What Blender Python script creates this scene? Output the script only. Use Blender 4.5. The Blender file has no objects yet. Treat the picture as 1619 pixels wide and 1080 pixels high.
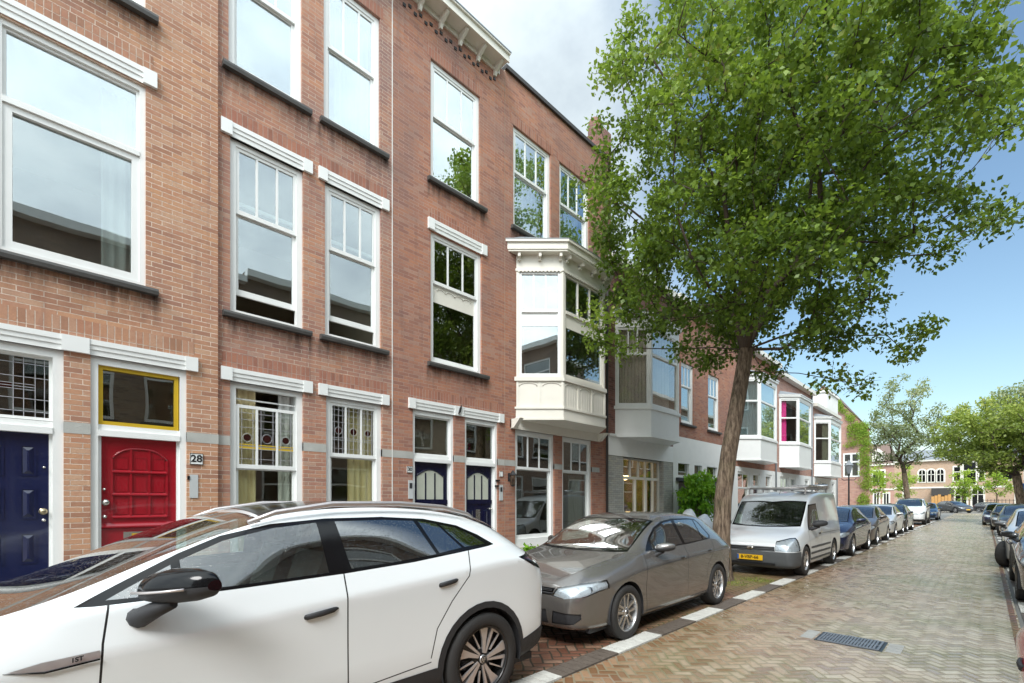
import bpy, bmesh, math, random
import numpy as np
from mathutils import Vector, Matrix
random.seed(7); np.random.seed(7)
SC = bpy.context.scene; COL = SC.collection
PI = math.pi
# ------------------------------------------------------------------ materials
class NT:
    def __init__(s, nt): s.nt = nt
    def n(s, t, **k):
        x = s.nt.nodes.new('ShaderNode' + t)
        for a, v in k.items(): setattr(x, a, v)
        return x
    def put(s, sock, v):
        if isinstance(v, bpy.types.NodeSocket): s.nt.links.new(v, sock)
        elif v is not None: sock.default_value = v
    def m(s, op, a, b=None, c=None, clamp=False):
        x = s.n('Math', operation=op, use_clamp=clamp)
        for i, v in enumerate((a, b, c)):
            if v is not None: s.put(x.inputs[i], v)
        return x.outputs[0]
    def vm(s, op, a, b=None):
        x = s.n('VectorMath', operation=op); s.put(x.inputs[0], a)
        if b is not None: s.put(x.inputs[1], b)
        return x.outputs['Value'] if op in ('DOT_PRODUCT', 'LENGTH') else x.outputs[0]
    def mix(s, f, a, b, bt='MIX'):
        x = s.n('Mix', data_type='RGBA', blend_type=bt)
        s.put(x.inputs[0], f); s.put(x.inputs[6], a); s.put(x.inputs[7], b)
        return x.outputs[2]
    def noise(s, v, scale, detail=3, rough=.55):
        x = s.n('TexNoise'); s.put(x.inputs['Vector'], v); x.inputs['Scale'].default_value = scale
        x.inputs['Detail'].default_value = detail; x.inputs['Roughness'].default_value = rough
        return x.outputs[0]
    def ramp(s, f, *st):
        x = s.n('ValToRGB'); s.put(x.inputs[0], f); e = x.color_ramp.elements
        while len(e) < len(st): e.new(.5)
        for q, (p, c) in zip(e, st):
            q.position = p; q.color = c if len(c) == 4 else (*c, 1)
        return x.outputs[0]
    def mr(s, f, a, b, c=0., d=1.):
        x = s.n('MapRange'); s.put(x.inputs[0], f)
        for i, v in enumerate((a, b, c, d)): x.inputs[i + 1].default_value = v
        return x.outputs[0]
    def xyz(s, v):
        x = s.n('SeparateXYZ'); s.put(x.inputs[0], v); return x.outputs
    def cxyz(s, a, b, c=0.):
        x = s.n('CombineXYZ'); s.put(x.inputs[0], a); s.put(x.inputs[1], b); s.put(x.inputs[2], c); return x.outputs[0]
    def bump(s, h, st, d=.01):
        x = s.n('Bump'); x.inputs['Strength'].default_value = st; x.inputs['Distance'].default_value = d
        s.put(x.inputs['Height'], h); return x.outputs[0]
def mat(name):
    m = bpy.data.materials.new(name); m.use_nodes = True
    m.node_tree.nodes.clear(); t = NT(m.node_tree)
    t.out = t.n('OutputMaterial'); t.b = t.n('BsdfPrincipled')
    m.node_tree.links.new(t.b.outputs[0], t.out.inputs[0])
    t.pos = t.n('NewGeometry').outputs['Position']
    return m, t
def P(t, **k):
    for a, v in k.items():
        t.put(t.b.inputs[{'col': 'Base Color', 'rough': 'Roughness', 'metal': 'Metallic', 'coat': 'Coat Weight', 'coatr': 'Coat Roughness', 'spec': 'Specular IOR Level', 'nor': 'Normal', 'trans': 'Transmission Weight', 'sub': 'Subsurface Weight'}[a]], v)
def C(r, g, b): return (r, g, b, 1)
def simple(name, col, rough=.6, var=.12, scale=6., bump=0., metal=0., coat=0.):
    m, t = mat(name)
    oc = t.n('TexCoord').outputs['Object']
    n = t.noise(oc, scale, 4)
    c = t.mix(n, C(*[x * (1 - var) for x in col]), C(*[min(1, x * (1 + var)) for x in col]))
    P(t, col=c, rough=t.mr(n, .3, .7, rough * .85, min(1, rough * 1.15)), metal=metal, coat=coat)
    if bump: P(t, nor=t.bump(t.noise(oc, scale * 12, 3), bump, .01))
    return m
def brick_mat(name, cols, mortar, stain=(.35, .27, .25), stainamt=.5, bw=.215, rh=.062, ms=.010, soldier=False, squash=False):
    m, t = mat(name)
    x, y, z = t.xyz(t.pos)
    h = t.m('ADD', t.m('MULTIPLY', x, .9), y)
    v = t.cxyz(z, h) if soldier else t.cxyz(h, z)
    b = t.n('TexBrick'); b.offset = .0 if soldier else .5
    t.put(b.inputs['Vector'], v)
    for k, q in (('Scale', 1.), ('Mortar Size', ms * .5), ('Mortar Smooth', .25), ('Bias', 0.), ('Brick Width', bw), ('Row Height', rh)):
        b.inputs[k].default_value = q
    b.inputs['Color1'].default_value = C(0, 0, 0); b.inputs['Color2'].default_value = C(1, 1, 1); b.inputs['Mortar'].default_value = C(.5, .5, .5)
    r = b.outputs['Color']; fac = b.outputs['Fac']
    n1 = t.noise(t.pos, .9, 4); n2 = t.noise(t.pos, 14, 4); n3 = t.noise(t.pos, 60, 3)
    k = t.m('ADD', t.m('MULTIPLY', r, .72), t.m('MULTIPLY', n2, .3))
    pur = tuple(a * b for a, b in zip(cols[0], (.92, .90, 1.0))); org = tuple(min(1, a * b) for a, b in zip(cols[2], (1.05, .99, .88))); rd = tuple(a * b for a, b in zip(cols[1], (1.02, .93, .9)))
    c = t.ramp(k, (.05, pur), (.2, cols[0]), (.34, cols[1]), (.46, org), (.58, cols[2]), (.7, rd), (.82, cols[3]), (.97, cols[1]))
    fac = t.m('MULTIPLY', fac, t.mr(t.noise(t.pos, 38, 3), .3, .55, .45, 1.), clamp=True)
    c = t.mix(t.mr(n3, .3, .7, .0, .35), c, C(*[q * .75 for q in cols[1][:3]]))
    st = t.m('MULTIPLY', t.mr(n1, .40, .64, 0, stainamt), t.mr(z, 3., 8., .6, 1.35), clamp=True)   # weathering is heavier high up
    c = t.mix(st, c, t.mix(.6, c, C(*stain)))
    mc = t.mix(t.mr(t.noise(t.pos, 3.3, 3), .35, .65), C(*[q * .72 for q in mortar]), C(*mortar))
    c = t.mix(fac, c, mc)
    # damp soot streaks that have run down from sills and copings
    sv = t.cxyz(t.m('MULTIPLY', h, 5.), t.m('MULTIPLY', z, .35))
    c = t.mix(t.mr(t.noise(sv, 1., 5, .7), .56, .8, 0, .5), c, C(stain[0] * .6, stain[1] * .6, stain[2] * .62))
    hh = t.m('ADD', t.m('MULTIPLY', t.m('SUBTRACT', 1., fac), 1.), t.m('ADD', t.m('MULTIPLY', n3, .35), t.m('MULTIPLY', r, .25)))
    P(t, col=c, rough=.85, spec=.3, nor=t.bump(hh, .7, .008))
    return m
def herring_mat(name, cols, joint, W=.066, L=3, ang=45., moss=(.16, .17, .05), mossamt=.6, rough=(.3, .6), bmp=.8, warm=False):
    m, t = mat(name)
    x, y, z = t.xyz(t.pos)
    a = math.radians(ang); ca, sa = math.cos(a) / W, math.sin(a) / W
    wob = t.m('MULTIPLY', t.m('SUBTRACT', t.noise(t.pos, .8, 3), .5), 2.4)
    u = t.m('ADD', t.m('ADD', t.m('MULTIPLY', x, ca), t.m('MULTIPLY', y, sa)), wob)
    v = t.m('ADD', t.m('SUBTRACT', t.m('MULTIPLY', y, ca), t.m('MULTIPLY', x, sa)), wob)
    i, j = t.m('FLOOR', u), t.m('FLOOR', v); fx, fy = t.m('SUBTRACT', u, i), t.m('SUBTRACT', v, j)
    k = t.m('FLOORED_MODULO', t.m('SUBTRACT', i, j), 2. * L)
    hor = t.m('LESS_THAN', k, L - .5)
    def sel(p, q): return t.m('ADD', t.m('MULTIPLY', hor, p), t.m('MULTIPLY', t.m('SUBTRACT', 1., hor), q))
    kv = t.m('SUBTRACT', 2. * L - 1, k)
    ll = sel(t.m('ADD', fx, k), t.m('ADD', fy, kv)); ww = sel(fy, fx)
    bi = sel(t.m('SUBTRACT', i, k), i); bj = sel(j, t.m('SUBTRACT', j, kv))
    e = t.m('MINIMUM', t.m('MINIMUM', ll, t.m('SUBTRACT', float(L), ll)), t.m('MINIMUM', ww, t.m('SUBTRACT', 1., ww)))
    wn = t.n('TexWhiteNoise', noise_dimensions='3D'); t.put(wn.inputs['Vector'], t.cxyz(bi, bj, hor))
    r = wn.outputs['Value']
    n1 = t.noise(t.pos, .55, 4, .6); n2 = t.noise(t.pos, 22, 4); n3 = t.noise(t.pos, 2.4, 4)
    jt = t.mr(e, .05, .13, 1., 0.)
    c = t.ramp(t.m('ADD', t.m('MULTIPLY', r, .8), t.m('MULTIPLY', n2, .25)), (.1, cols[0]), (.38, cols[1]), (.66, cols[2]), (.95, cols[3]))
    c = t.mix(t.mr(n2, .35, .7, 0, .4), c, C(*[q * .7 for q in cols[1][:3]]))
    mo = t.mr(t.m('ADD', t.m('MULTIPLY', n1, .75), t.m('MULTIPLY', n3, .35)), .5, .68, 0., mossamt)
    td = t.vm('LENGTH', t.vm('SUBTRACT', t.pos, (-3.5, 10.1, 0.)))
    mo = t.m('MAXIMUM', mo, t.m('MULTIPLY', t.mr(t.m('ADD', td, t.m('MULTIPLY', n3, 2.2)), 1.1, 3.2, .9, 0.), 1.), clamp=True)
    c = t.mix(t.m('MULTIPLY', mo, t.mr(e, .05, .5, 1., .35)), c, C(*moss))
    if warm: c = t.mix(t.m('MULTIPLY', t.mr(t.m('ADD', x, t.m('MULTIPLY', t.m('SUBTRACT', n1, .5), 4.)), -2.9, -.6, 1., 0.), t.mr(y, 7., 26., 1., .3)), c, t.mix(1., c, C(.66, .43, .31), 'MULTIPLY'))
    c = t.mix(jt, c, t.mix(mo, C(*joint), C(moss[0] * .7, moss[1] * .75, moss[2] * .7)))
    hh = t.m('ADD', t.mr(e, .03, .3, 0., 1.), t.m('ADD', t.m('MULTIPLY', r, .5), t.m('MULTIPLY', n2, .3)))
    ro = t.mr(t.m('ADD', t.m('MULTIPLY', n3, .6), t.m('MULTIPLY', r, .4)), .3, .7, rough[0], rough[1])
    P(t, col=c, rough=t.m('ADD', ro, t.m('MULTIPLY', jt, .3)), nor=t.bump(hh, bmp, .006))
    return m
def glass_mat(name, tint, base, power, gl=(1, 1, 1), drops=False, rough=.0, wav=.0):
    m, t = mat(name); nt = m.node_tree; nt.nodes.remove(t.b)
    tr = t.n('BsdfTransparent'); tr.inputs[0].default_value = C(*tint)
    g = t.n('BsdfGlossy'); g.inputs[0].default_value = C(*gl); g.inputs['Roughness'].default_value = rough
    lw = t.n('LayerWeight'); lw.inputs[0].default_value = .5
    f = t.m('POWER', lw.outputs['Facing'], power)
    f = t.m('ADD', base, t.m('MULTIPLY', f, 1. - base), clamp=True)
    if wav: g.inputs['Normal'].default_value = (0, 0, 0); t.put(g.inputs['Normal'], t.bump(t.noise(t.pos, 1.2, 1), wav, .02))
    if drops:
        vo = t.n('TexVoronoi'); t.put(vo.inputs['Vector'], t.pos); vo.inputs['Scale'].default_value = 130.
        sz = t.xyz(vo.outputs['Color'])[0]
        dd = t.m('MULTIPLY', t.mr(vo.outputs['Distance'], .15, .35, 1., 0.), t.m('GREATER_THAN', sz, .55))
        t.put(g.inputs['Normal'], t.bump(dd, .5, .002))
    mx = t.n('MixShader'); t.put(mx.inputs[0], f)
    nt.links.new(tr.outputs[0], mx.inputs[1]); nt.links.new(g.outputs[0], mx.inputs[2]); nt.links.new(mx.outputs[0], t.out.inputs[0])
    return m
def paint_mat(name, col, metal=.0, rough=.35, drops=True, coat=1.):
    m, t = mat(name)
    bf = t.n('NewGeometry').outputs['Backfacing']
    oc = t.n('TexCoord').outputs['Object']
    n = t.noise(oc, 2.5, 4); z = t.xyz(oc)[2]
    dirt = t.m('MULTIPLY', t.mr(z, .15, .6, .55, 0.), t.mr(n, .3, .7, .5, 1.))
    c = t.mix(dirt, C(*col), C(.16, .14, .11))
    c = t.mix(bf, c, C(.02, .02, .02))
    if metal:
        c = t.mix(t.mr(t.noise(oc, 900, 1), .3, .7, 0, .2), c, C(*[min(1, q * 1.6) for q in col]))
    P(t, col=c, metal=metal, rough=rough, coat=coat, coatr=.04)
    if drops:
        vo = t.n('TexVoronoi'); t.put(vo.inputs['Vector'], oc); vo.inputs['Scale'].default_value = 110.
        sz = t.xyz(vo.outputs['Color'])[0]; nz = t.xyz(t.n('NewGeometry').outputs['Normal'])[2]
        dd = t.m('MULTIPLY', t.mr(vo.outputs['Distance'], .15, .34, 1., 0.), t.m('MULTIPLY', t.m('GREATER_THAN', sz, .6), t.mr(nz, .25, .7)))
        bn = t.bump(dd, .5, .0015); P(t, nor=bn); t.put(t.b.inputs['Coat Normal'], bn)
    return m
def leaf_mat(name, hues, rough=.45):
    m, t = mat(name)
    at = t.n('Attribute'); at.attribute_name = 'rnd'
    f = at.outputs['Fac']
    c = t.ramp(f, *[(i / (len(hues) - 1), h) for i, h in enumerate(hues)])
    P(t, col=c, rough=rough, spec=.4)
    tl = t.n('BsdfTranslucent'); t.put(tl.inputs[0], t.mix(.5, c, C(.35, .5, .05)))
    mx = t.n('MixShader'); mx.inputs[0].default_value = .38
    m.node_tree.links.new(t.b.outputs[0], mx.inputs[1]); m.node_tree.links.new(tl.outputs[0], mx.inputs[2]); m.node_tree.links.new(mx.outputs[0], t.out.inputs[0])
    return m
MT = {}
MT['brickA'] = brick_mat('brick_orange', [(.37, .19, .12), (.46, .245, .15), (.53, .30, .185), (.57, .36, .235)], (.74, .60, .49), (.30, .17, .15), .6)
MT['soldA'] = brick_mat('brick_orange_soldier', [(.34, .18, .11), (.42, .22, .14), (.47, .26, .17), (.50, .30, .2)], (.62, .50, .41), (.30, .17, .15), .3, bw=.21, rh=.068, soldier=True)
MT['brickB'] = brick_mat('brick_red', [(.35, .18, .13), (.43, .215, .145), (.50, .265, .175), (.50, .32, .23)], (.56, .45, .37), (.22, .15, .15), .75)
MT['soldB'] = brick_mat('brick_red_soldier', [(.28, .125, .085), (.36, .16, .11), (.41, .19, .13), (.42, .22, .15)], (.44, .33, .27), (.24, .15, .14), .3, bw=.21, rh=.068, soldier=True)
MT['brickC'] = brick_mat('brick_brown', [(.31, .145, .105), (.39, .18, .12), (.45, .215, .14), (.44, .26, .19)], (.42, .30, .24), (.21, .14, .13), .7)
MT['brickD'] = brick_mat('brick_dark', [(.16, .075, .06), (.23, .105, .08), (.28, .13, .10), (.30, .16, .13)], (.30, .22, .19), (.17, .12, .12), .6)
MT['brickG'] = brick_mat('glazed_grey_brick', [(.36, .36, .33), (.42, .42, .38), (.46, .46, .42), (.5, .5, .46)], (.25, .25, .23), (.3, .3, .28), .3)
MT['brickP'] = brick_mat('brick_pink', [(.38, .2, .16), (.46, .25, .2), (.5, .3, .24), (.52, .34, .28)], (.5, .42, .36), (.3, .2, .18), .4)
MT['brickY'] = brick_mat('brick_sand', [(.40, .27, .19), (.47, .32, .22), (.52, .37, .26), (.55, .4, .3)], (.55, .48, .4), (.4, .3, .25), .3)
MT['brickO'] = brick_mat('brick_opposite', [(.20, .15, .12), (.27, .20, .155), (.31, .23, .18), (.34, .26, .21)], (.3, .27, .24), (.13, .1, .1), .5)
MT['white'] = simple('white_gloss_paint', (.80, .81, .79), .35, .05, 5)
MT['cream'] = simple('cream_paint', (.74, .71, .63), .4, .06, 4)
MT['whitest'] = simple('white_render', (.78, .78, .75), .7, .07, 3, .15)
MT['stone'] = simple('grey_stone_band', (.42, .42, .39), .8, .28, 5, .3)
MT['sill'] = simple('dark_hardstone_sill', (.075, .072, .068), .5, .3, 8, .2)
MT['slate'] = simple('dark_roof_trim', (.05, .045, .042), .6, .25, 5, .2)
MT['lead'] = simple('lead_flashing', (.22, .24, .26), .45, .2, 6)
MT['red'] = simple('red_door_paint', (.29, .006, .014), .22, .1, 3, coat=.5)
MT['blue'] = simple('navy_door_paint', (.008, .012, .05), .2, .15, 3, coat=.5)
MT['blue2'] = simple('dark_navy_door_paint', (.005, .006, .03), .22, .15, 3, coat=.4)
MT['yellow'] = simple('yellow_frame_paint', (.55, .36, .02), .35, .1, 4)
MT['chrome'] = simple('brushed_metal', (.62, .60, .56), .25, .08, 9, metal=1.)
MT['plateg'] = simple('grey_bell_panel', (.50, .52, .52), .35, .1, 9)
MT['brass'] = simple('worn_brass', (.5, .42, .28), .3, .15, 9, metal=1.)
MT['black'] = simple('black_paint', (.012, .012, .013), .35, .2, 7)
MT['iron'] = simple('black_iron', (.02, .02, .022), .45, .3, 12, .2)
MT['room'] = simple('interior_plaster', (.62, .54, .42), .9, .15, 1.2)
MT['roomfloor'] = simple('interior_floor', (.40, .32, .22), .6, .2, 3)
MT['curt'] = simple('cream_curtain', (.85, .73, .44), .9, .12, 5)
MT['curtw'] = simple('white_curtain', (.85, .86, .84), .9, .05, 4)
MT['curtg'] = simple('lace_curtain', (.72, .60, .60), .9, .35, 22)
MT['curtp'] = simple('pink_curtain', (.75, .05, .28), .9, .15, 3)
MT['frost'] = simple('frosted_panel', (.48, .5, .42), .25, .12, 4)
MT['frostd'] = simple('obscured_amber_panel', (.12, .10, .06), .2, .35, 3)
_m, _t = mat('soot_stain'); _g = _t.n('TexCoord').outputs['Generated']; _x, _y, _z = _t.xyz(_t.pos); _gx, _gy, _gz = _t.xyz(_g)
P(_t, col=C(.045, .035, .033), rough=.95)
_n = _t.noise(_t.cxyz(_t.m('MULTIPLY', _y, 9.), _t.m('MULTIPLY', _z, 1.2)), 1., 5, .7)
_ed = _t.m('MULTIPLY', _t.mr(_t.m('ABSOLUTE', _t.m('SUBTRACT', _gy, .5)), .05, .46, .55, 1.), _t.mr(_t.m('ABSOLUTE', _t.m('SUBTRACT', _gy, .5)), .46, .5, 1., 0.))
_f = _t.m('MULTIPLY', _t.m('MULTIPLY', _t.m('POWER', _gz, 1.8), _ed), _t.mr(_n, .38, .62, .0, .85), clamp=True)
_tr = _t.n('BsdfTransparent'); _mx = _t.n('MixShader'); _t.put(_mx.inputs[0], _f); _l = _m.node_tree.links
_l.new(_tr.outputs[0], _mx.inputs[1]); _l.new(_t.b.outputs[0], _mx.inputs[2]); _l.new(_mx.outputs[0], _t.out.inputs[0]); MT['soot'] = _m
MT['leadcame'] = simple('lead_came', (.42, .42, .44), .4, .1, 20)
MT['amber'] = simple('amber_stained_glass', (.55, .38, .04), .15, .1, 9)
MT['ruby'] = simple('ruby_stained_glass', (.03, .008, .007), .15, .1, 9)
MT['glass'] = glass_mat('window_glass', (.80, .84, .82), .22, 2.2, (.92, .97, 1.), wav=.08)
MT['glassd'] = glass_mat('dim_window_glass', (.62, .63, .57), .16, 2.6, (.95, .98, 1.), wav=.1)
MT['glassw'] = glass_mat('sky_facing_window_glass', (.78, .84, .85), .32, 1.6, (.95, .99, 1.), wav=.07)
MT['glassl'] = glass_mat('lightly_reflecting_glass', (.90, .92, .88), .10, 2.6, wav=.1)
MT['glassc'] = glass_mat('clear_window_glass', (.92, .94, .93), .05, 3.)
MT['cglass'] = glass_mat('car_glass', (.60, .70, .65), .14, 2.4, (1, 1, 1), drops=True)
MT['cglassd'] = glass_mat('privacy_car_glass', (.05, .05, .05), .22, 2.2, (1, 1, 1), drops=True)
MT['lamp'] = glass_mat('headlamp_glass', (.85, .88, .9), .12, 3.)
_m, _t = mat('lit_lamp_shade'); P(_t, col=C(.9, .7, .4)); _t.b.inputs['Emission Color'].default_value = C(1., .68, .32); _t.b.inputs['Emission Strength'].default_value = 14.; MT['lit'] = _m
MT['lamphouse'] = simple('lamp_housing', (.62, .65, .67), .3, .25, 14, metal=.3)
MT['tail'] = simple('dark_red_tail_lens', (.06, .004, .006), .1, .1, 9, coat=1.)
MT['tyre'] = simple('tyre_rubber', (.025, .024, .023), .75, .35, 14, .3)
MT['alloy'] = simple('silver_alloy', (.62, .62, .62), .28, .06, 9, metal=.9)
MT['alloyd'] = simple('gloss_black_alloy', (.012, .012, .012), .25, .2, 9)
MT['bladeal'] = simple('machined_alloy_blade', (.62, .58, .57), .35, .08, 30, metal=.7)
MT['plast'] = simple('black_grained_plastic', (.028, .029, .032), .6, .2, 30, .2)
MT['plastg'] = simple('weathered_grey_plastic', (.07, .075, .078), .6, .2, 10, .2)
MT['gblack'] = simple('gloss_black_trim', (.006, .006, .007), .12, .1, 9); MT['gblack'].node_tree.nodes['Principled BSDF'].inputs['Specular IOR Level'].default_value = .3
MT['seat'] = simple('dark_seat_fabric', (.05, .052, .055), .9, .2, 30)
MT['plate'] = simple('yellow_plate', (.72, .42, .01), .4, .04, 9)
MT['reflect'] = simple('lamp_reflector', (.8, .82, .84), .18, .05, 9, metal=1.)
MT['bark'], _t = mat('bark')
_oc = _t.n('TexCoord').outputs['Object']
_x, _y, _z = _t.xyz(_oc)
_v = _t.cxyz(_t.m('MULTIPLY', _x, 6.), _t.m('MULTIPLY', _y, 6.), _t.m('MULTIPLY', _z, .9))
_n = _t.noise(_v, 3.6, 8, .72)
_c = _t.ramp(_n, (.36, (.035, .024, .016)), (.47, (.13, .09, .06)), (.58, (.25, .185, .13)), (.75, (.34, .27, .20)))
_c = _t.mix(_t.mr(_t.noise(_oc, 1.5, 3), .5, .75, 0, .4), _c, C(.14, .15, .06))
P(_t, col=_c, rough=.9, nor=_t.bump(_n, 1., .04))
MT['barkd'] = simple('dark_limb_bark', (.07, .05, .035), .9, .4, 6, .3)
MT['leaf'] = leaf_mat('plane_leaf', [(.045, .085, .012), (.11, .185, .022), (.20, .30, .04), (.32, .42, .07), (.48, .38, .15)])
MT['leaff'] = leaf_mat('far_leaf', [(.14, .19, .05), (.25, .32, .06), (.36, .43, .09), (.46, .42, .14)])
MT['leafg'] = leaf_mat('far_grey_leaf', [(.15, .18, .1), (.24, .28, .15), (.34, .38, .2), (.42, .42, .25)])
MT['leafb'] = leaf_mat('bright_leaf', [(.04, .13, .01), (.10, .28, .012), (.19, .42, .02), (.27, .5, .04)])
MT['leafy'] = leaf_mat('lime_leaf', [(.2, .3, .03), (.3, .45, .04), (.42, .55, .06), (.5, .6, .1)])
MT['ivy'] = leaf_mat('ivy_leaf', [(.12, .2, .02), (.2, .34, .03), (.3, .45, .04), (.3, .2, .08)])
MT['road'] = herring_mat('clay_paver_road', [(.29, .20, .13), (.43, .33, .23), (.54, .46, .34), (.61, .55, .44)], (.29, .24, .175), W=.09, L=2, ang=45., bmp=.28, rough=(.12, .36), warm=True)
MT['park'] = herring_mat('clay_paver_parking', [(.16, .07, .045), (.22, .10, .065), (.28, .14, .09), (.30, .19, .13)], (.05, .045, .03), W=.1, L=2, ang=45., mossamt=.5)
MT['walk'] = herring_mat('pavement_tiles', [(.2, .2, .19), (.26, .26, .25), (.32, .32, .3), (.36, .36, .34)], (.08, .08, .07), W=.3, L=2, ang=0., mossamt=.25, rough=(.5, .75), bmp=.3)
MT['kerb'] = simple('concrete_kerb', (.36, .36, .34), .7, .2, 6, .3)
MT['grate'] = simple('cast_iron_grate', (.24, .26, .29), .4, .25, 12, .2, metal=.5)
MT['markw'] = simple('white_paving_block', (.60, .59, .54), .6, .25, 14, .3)
MT['markd'] = simple('dark_paving_block', (.13, .105, .085), .5, .25, 14, .3)
MT['soil'] = simple('mossy_soil', (.10, .105, .035), .9, .5, 9, .6)
MT['ground'] = simple('asphalt_square', (.20, .19, .17), .6, .2, .6, .2)
MT['tile'] = simple('roof_tile', (.16, .11, .09), .7, .3, 4, .3)
MT['tarp'] = simple('white_tarpaulin', (.76, .78, .80), .45, .08, 6)
MT['wood'] = simple('orange_timber', (.5, .26, .08), .7, .2, 4)
MT['signb'] = simple('blue_sign', (.02, .10, .35), .4, .05, 4)
MT['signr'] = simple('red_sign', (.5, .03, .02), .4, .05, 4)
# ------------------------------------------------------------------ mesh helpers
class MB:
    def __init__(s): s.v = []; s.f = []; s.m = []; s.sm = []
    def face(s, idx, mi=0, sm=False): s.f.append(tuple(idx)); s.m.append(mi); s.sm.append(sm)
    def add(s, vs, fs, mi=0, sm=False):
        o = len(s.v); s.v += [tuple(p) for p in vs]
        for f in fs: s.face([o + i for i in f], mi, sm)
    def quad(s, a, b, c, d, mi=0): s.add([a, b, c, d], [(0, 1, 2, 3)], mi)
    def hexa(s, p, mi=0): s.add(p, [(0, 3, 2, 1), (4, 5, 6, 7), (0, 1, 5, 4), (1, 2, 6, 5), (2, 3, 7, 6), (3, 0, 4, 7)], mi)
    def box(s, x0, x1, y0, y1, z0, z1, mi=0):
        s.hexa([(x0, y0, z0), (x1, y0, z0), (x1, y1, z0), (x0, y1, z0), (x0, y0, z1), (x1, y0, z1), (x1, y1, z1), (x0, y1, z1)], mi)
    def fbox(s, F, a0, a1, z0, z1, n0, n1, mi=0):
        p = [F(a0, z0, n0), F(a1, z0, n0), F(a1, z0, n1), F(a0, z0, n1), F(a0, z1, n0), F(a1, z1, n0), F(a1, z1, n1), F(a0, z1, n1)]
        if F.flip: p = [p[i] for i in (3, 2, 1, 0, 7, 6, 5, 4)]
        # orientation: (a, n, z) is left handed for our frames
        p = [p[i] for i in (3, 2, 1, 0, 7, 6, 5, 4)]
        s.hexa(p, mi)
    def fquad(s, F, a0, a1, z0, z1, n, mi=0): s.quad(F(a0, z0, n), F(a1, z0, n), F(a1, z1, n), F(a0, z1, n), mi)
    def fprism(s, F, poly, n0, n1, mi=0):
        k = len(poly); vs = [F(a, z, n0) for a, z in poly] + [F(a, z, n1) for a, z in poly]
        fs = [tuple(range(k, 2 * k)), tuple(reversed(range(k)))] + [(i, (i + 1) % k, k + (i + 1) % k, k + i) for i in range(k)]
        s.add(vs, fs, mi)
    def fprof(s, F, a0, a1, prof, mi=0):   # profile of (n, z) swept along a
        k = len(prof); vs = [F(a0, z, n) for n, z in prof] + [F(a1, z, n) for n, z in prof]
        s.add(vs, [(i, (i + 1) % k, k + (i + 1) % k, k + i) for i in range(k)] + [tuple(range(k, 2 * k)), tuple(reversed(range(k)))], mi)
    def tube(s, pts, rad, n=8, mi=0, cap=True, sm=True):
        pts = [Vector(p) for p in pts]; o = len(s.v); up = None
        if not hasattr(rad, '__len__'): rad = [rad] * len(pts)
        for i, p in enumerate(pts):
            d = (pts[min(i + 1, len(pts) - 1)] - pts[max(i - 1, 0)])
            d = d.normalized() if d.length > 1e-9 else Vector((0, 0, 1))
            if up is None: up = Vector((0, 0, 1)) if abs(d.z) < .9 else Vector((1, 0, 0))
            a = up.cross(d)
            if a.length < 1e-6: a = Vector((1, .3, 0)).cross(d)
            a.normalize(); b = d.cross(a); up = b
            for k in range(n):
                q = 2 * PI * k / n; w = p + (a * math.cos(q) + b * math.sin(q)) * rad[i]; s.v.append(tuple(w))
        for i in range(len(pts) - 1):
            for k in range(n):
                k2 = (k + 1) % n; s.face((o + i * n + k, o + i * n + k2, o + (i + 1) * n + k2, o + (i + 1) * n + k), mi, sm)
        if cap:
            s.face([o + k for k in reversed(range(n))], mi); e = o + (len(pts) - 1) * n; s.face([e + k for k in range(n)], mi)
    def lathe(s, prof, c, axis='z', n=24, mi=0, sm=True, sgn=1):
        o = len(s.v); c = Vector(c)
        for r, h in prof:
            for k in range(n):
                q = 2 * PI * k / n; a, b = r * math.cos(q), r * math.sin(q)
                s.v.append(tuple(c + Vector({'z': (a, b, h), 'x': (h * sgn, a, b), 'y': (a, h * sgn, b)}[axis])))
        for i in range(len(prof) - 1):
            for k in range(n):
                k2 = (k + 1) % n; s.face((o + i * n + k, o + i * n + k2, o + (i + 1) * n + k2, o + (i + 1) * n + k), mi, sm)
    def sphere(s, c, r, n=12, mi=0, sc=(1, 1, 1)):
        m = n // 2; o = len(s.v)
        for i in range(m + 1):
            t = PI * i / m
            for k in range(n):
                q = 2 * PI * k / n
                s.v.append((c[0] + r * sc[0] * math.sin(t) * math.cos(q), c[1] + r * sc[1] * math.sin(t) * math.sin(q), c[2] + r * sc[2] * math.cos(t)))
        for i in range(m):
            for k in range(n):
                k2 = (k + 1) % n; s.face((o + i * n + k, o + (i + 1) * n + k, o + (i + 1) * n + k2, o + i * n + k2), mi, True)
class Frame:
    def __init__(s, o, d, nrm): s.o, s.d, s.nn = o, d, nrm; s.flip = (d[0] * nrm[1] - d[1] * nrm[0]) > 0
    def __call__(s, a, z, n): return (s.o[0] + s.d[0] * a + s.nn[0] * n, s.o[1] + s.d[1] * a + s.nn[1] * n, z)
ORG = {}
def obj(name, mb, mats, parent=None, rnd=None):
    me = bpy.data.meshes.new(name)
    o3 = ORG[parent.name] if parent is not None else (0, 0, 0)
    vs = np.array(mb.v, dtype=float).reshape(-1, 3) - np.array(o3)
    me.from_pydata(vs.tolist(), [], mb.f)
    if not isinstance(mats, (list, tuple)): mats = [mats]
    for q in mats: me.materials.append(MT[q] if isinstance(q, str) else q)
    if len(mats) > 1: me.polygons.foreach_set('material_index', mb.m)
    me.polygons.foreach_set('use_smooth', mb.sm)
    if rnd is not None:
        at = me.attributes.new('rnd', 'FLOAT', 'POINT'); at.data.foreach_set('value', rnd)
    me.update()
    o = bpy.data.objects.new(name, me); COL.objects.link(o)
    if parent is not None: o.parent = parent
    ORG[o.name] = o3
    return o
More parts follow.
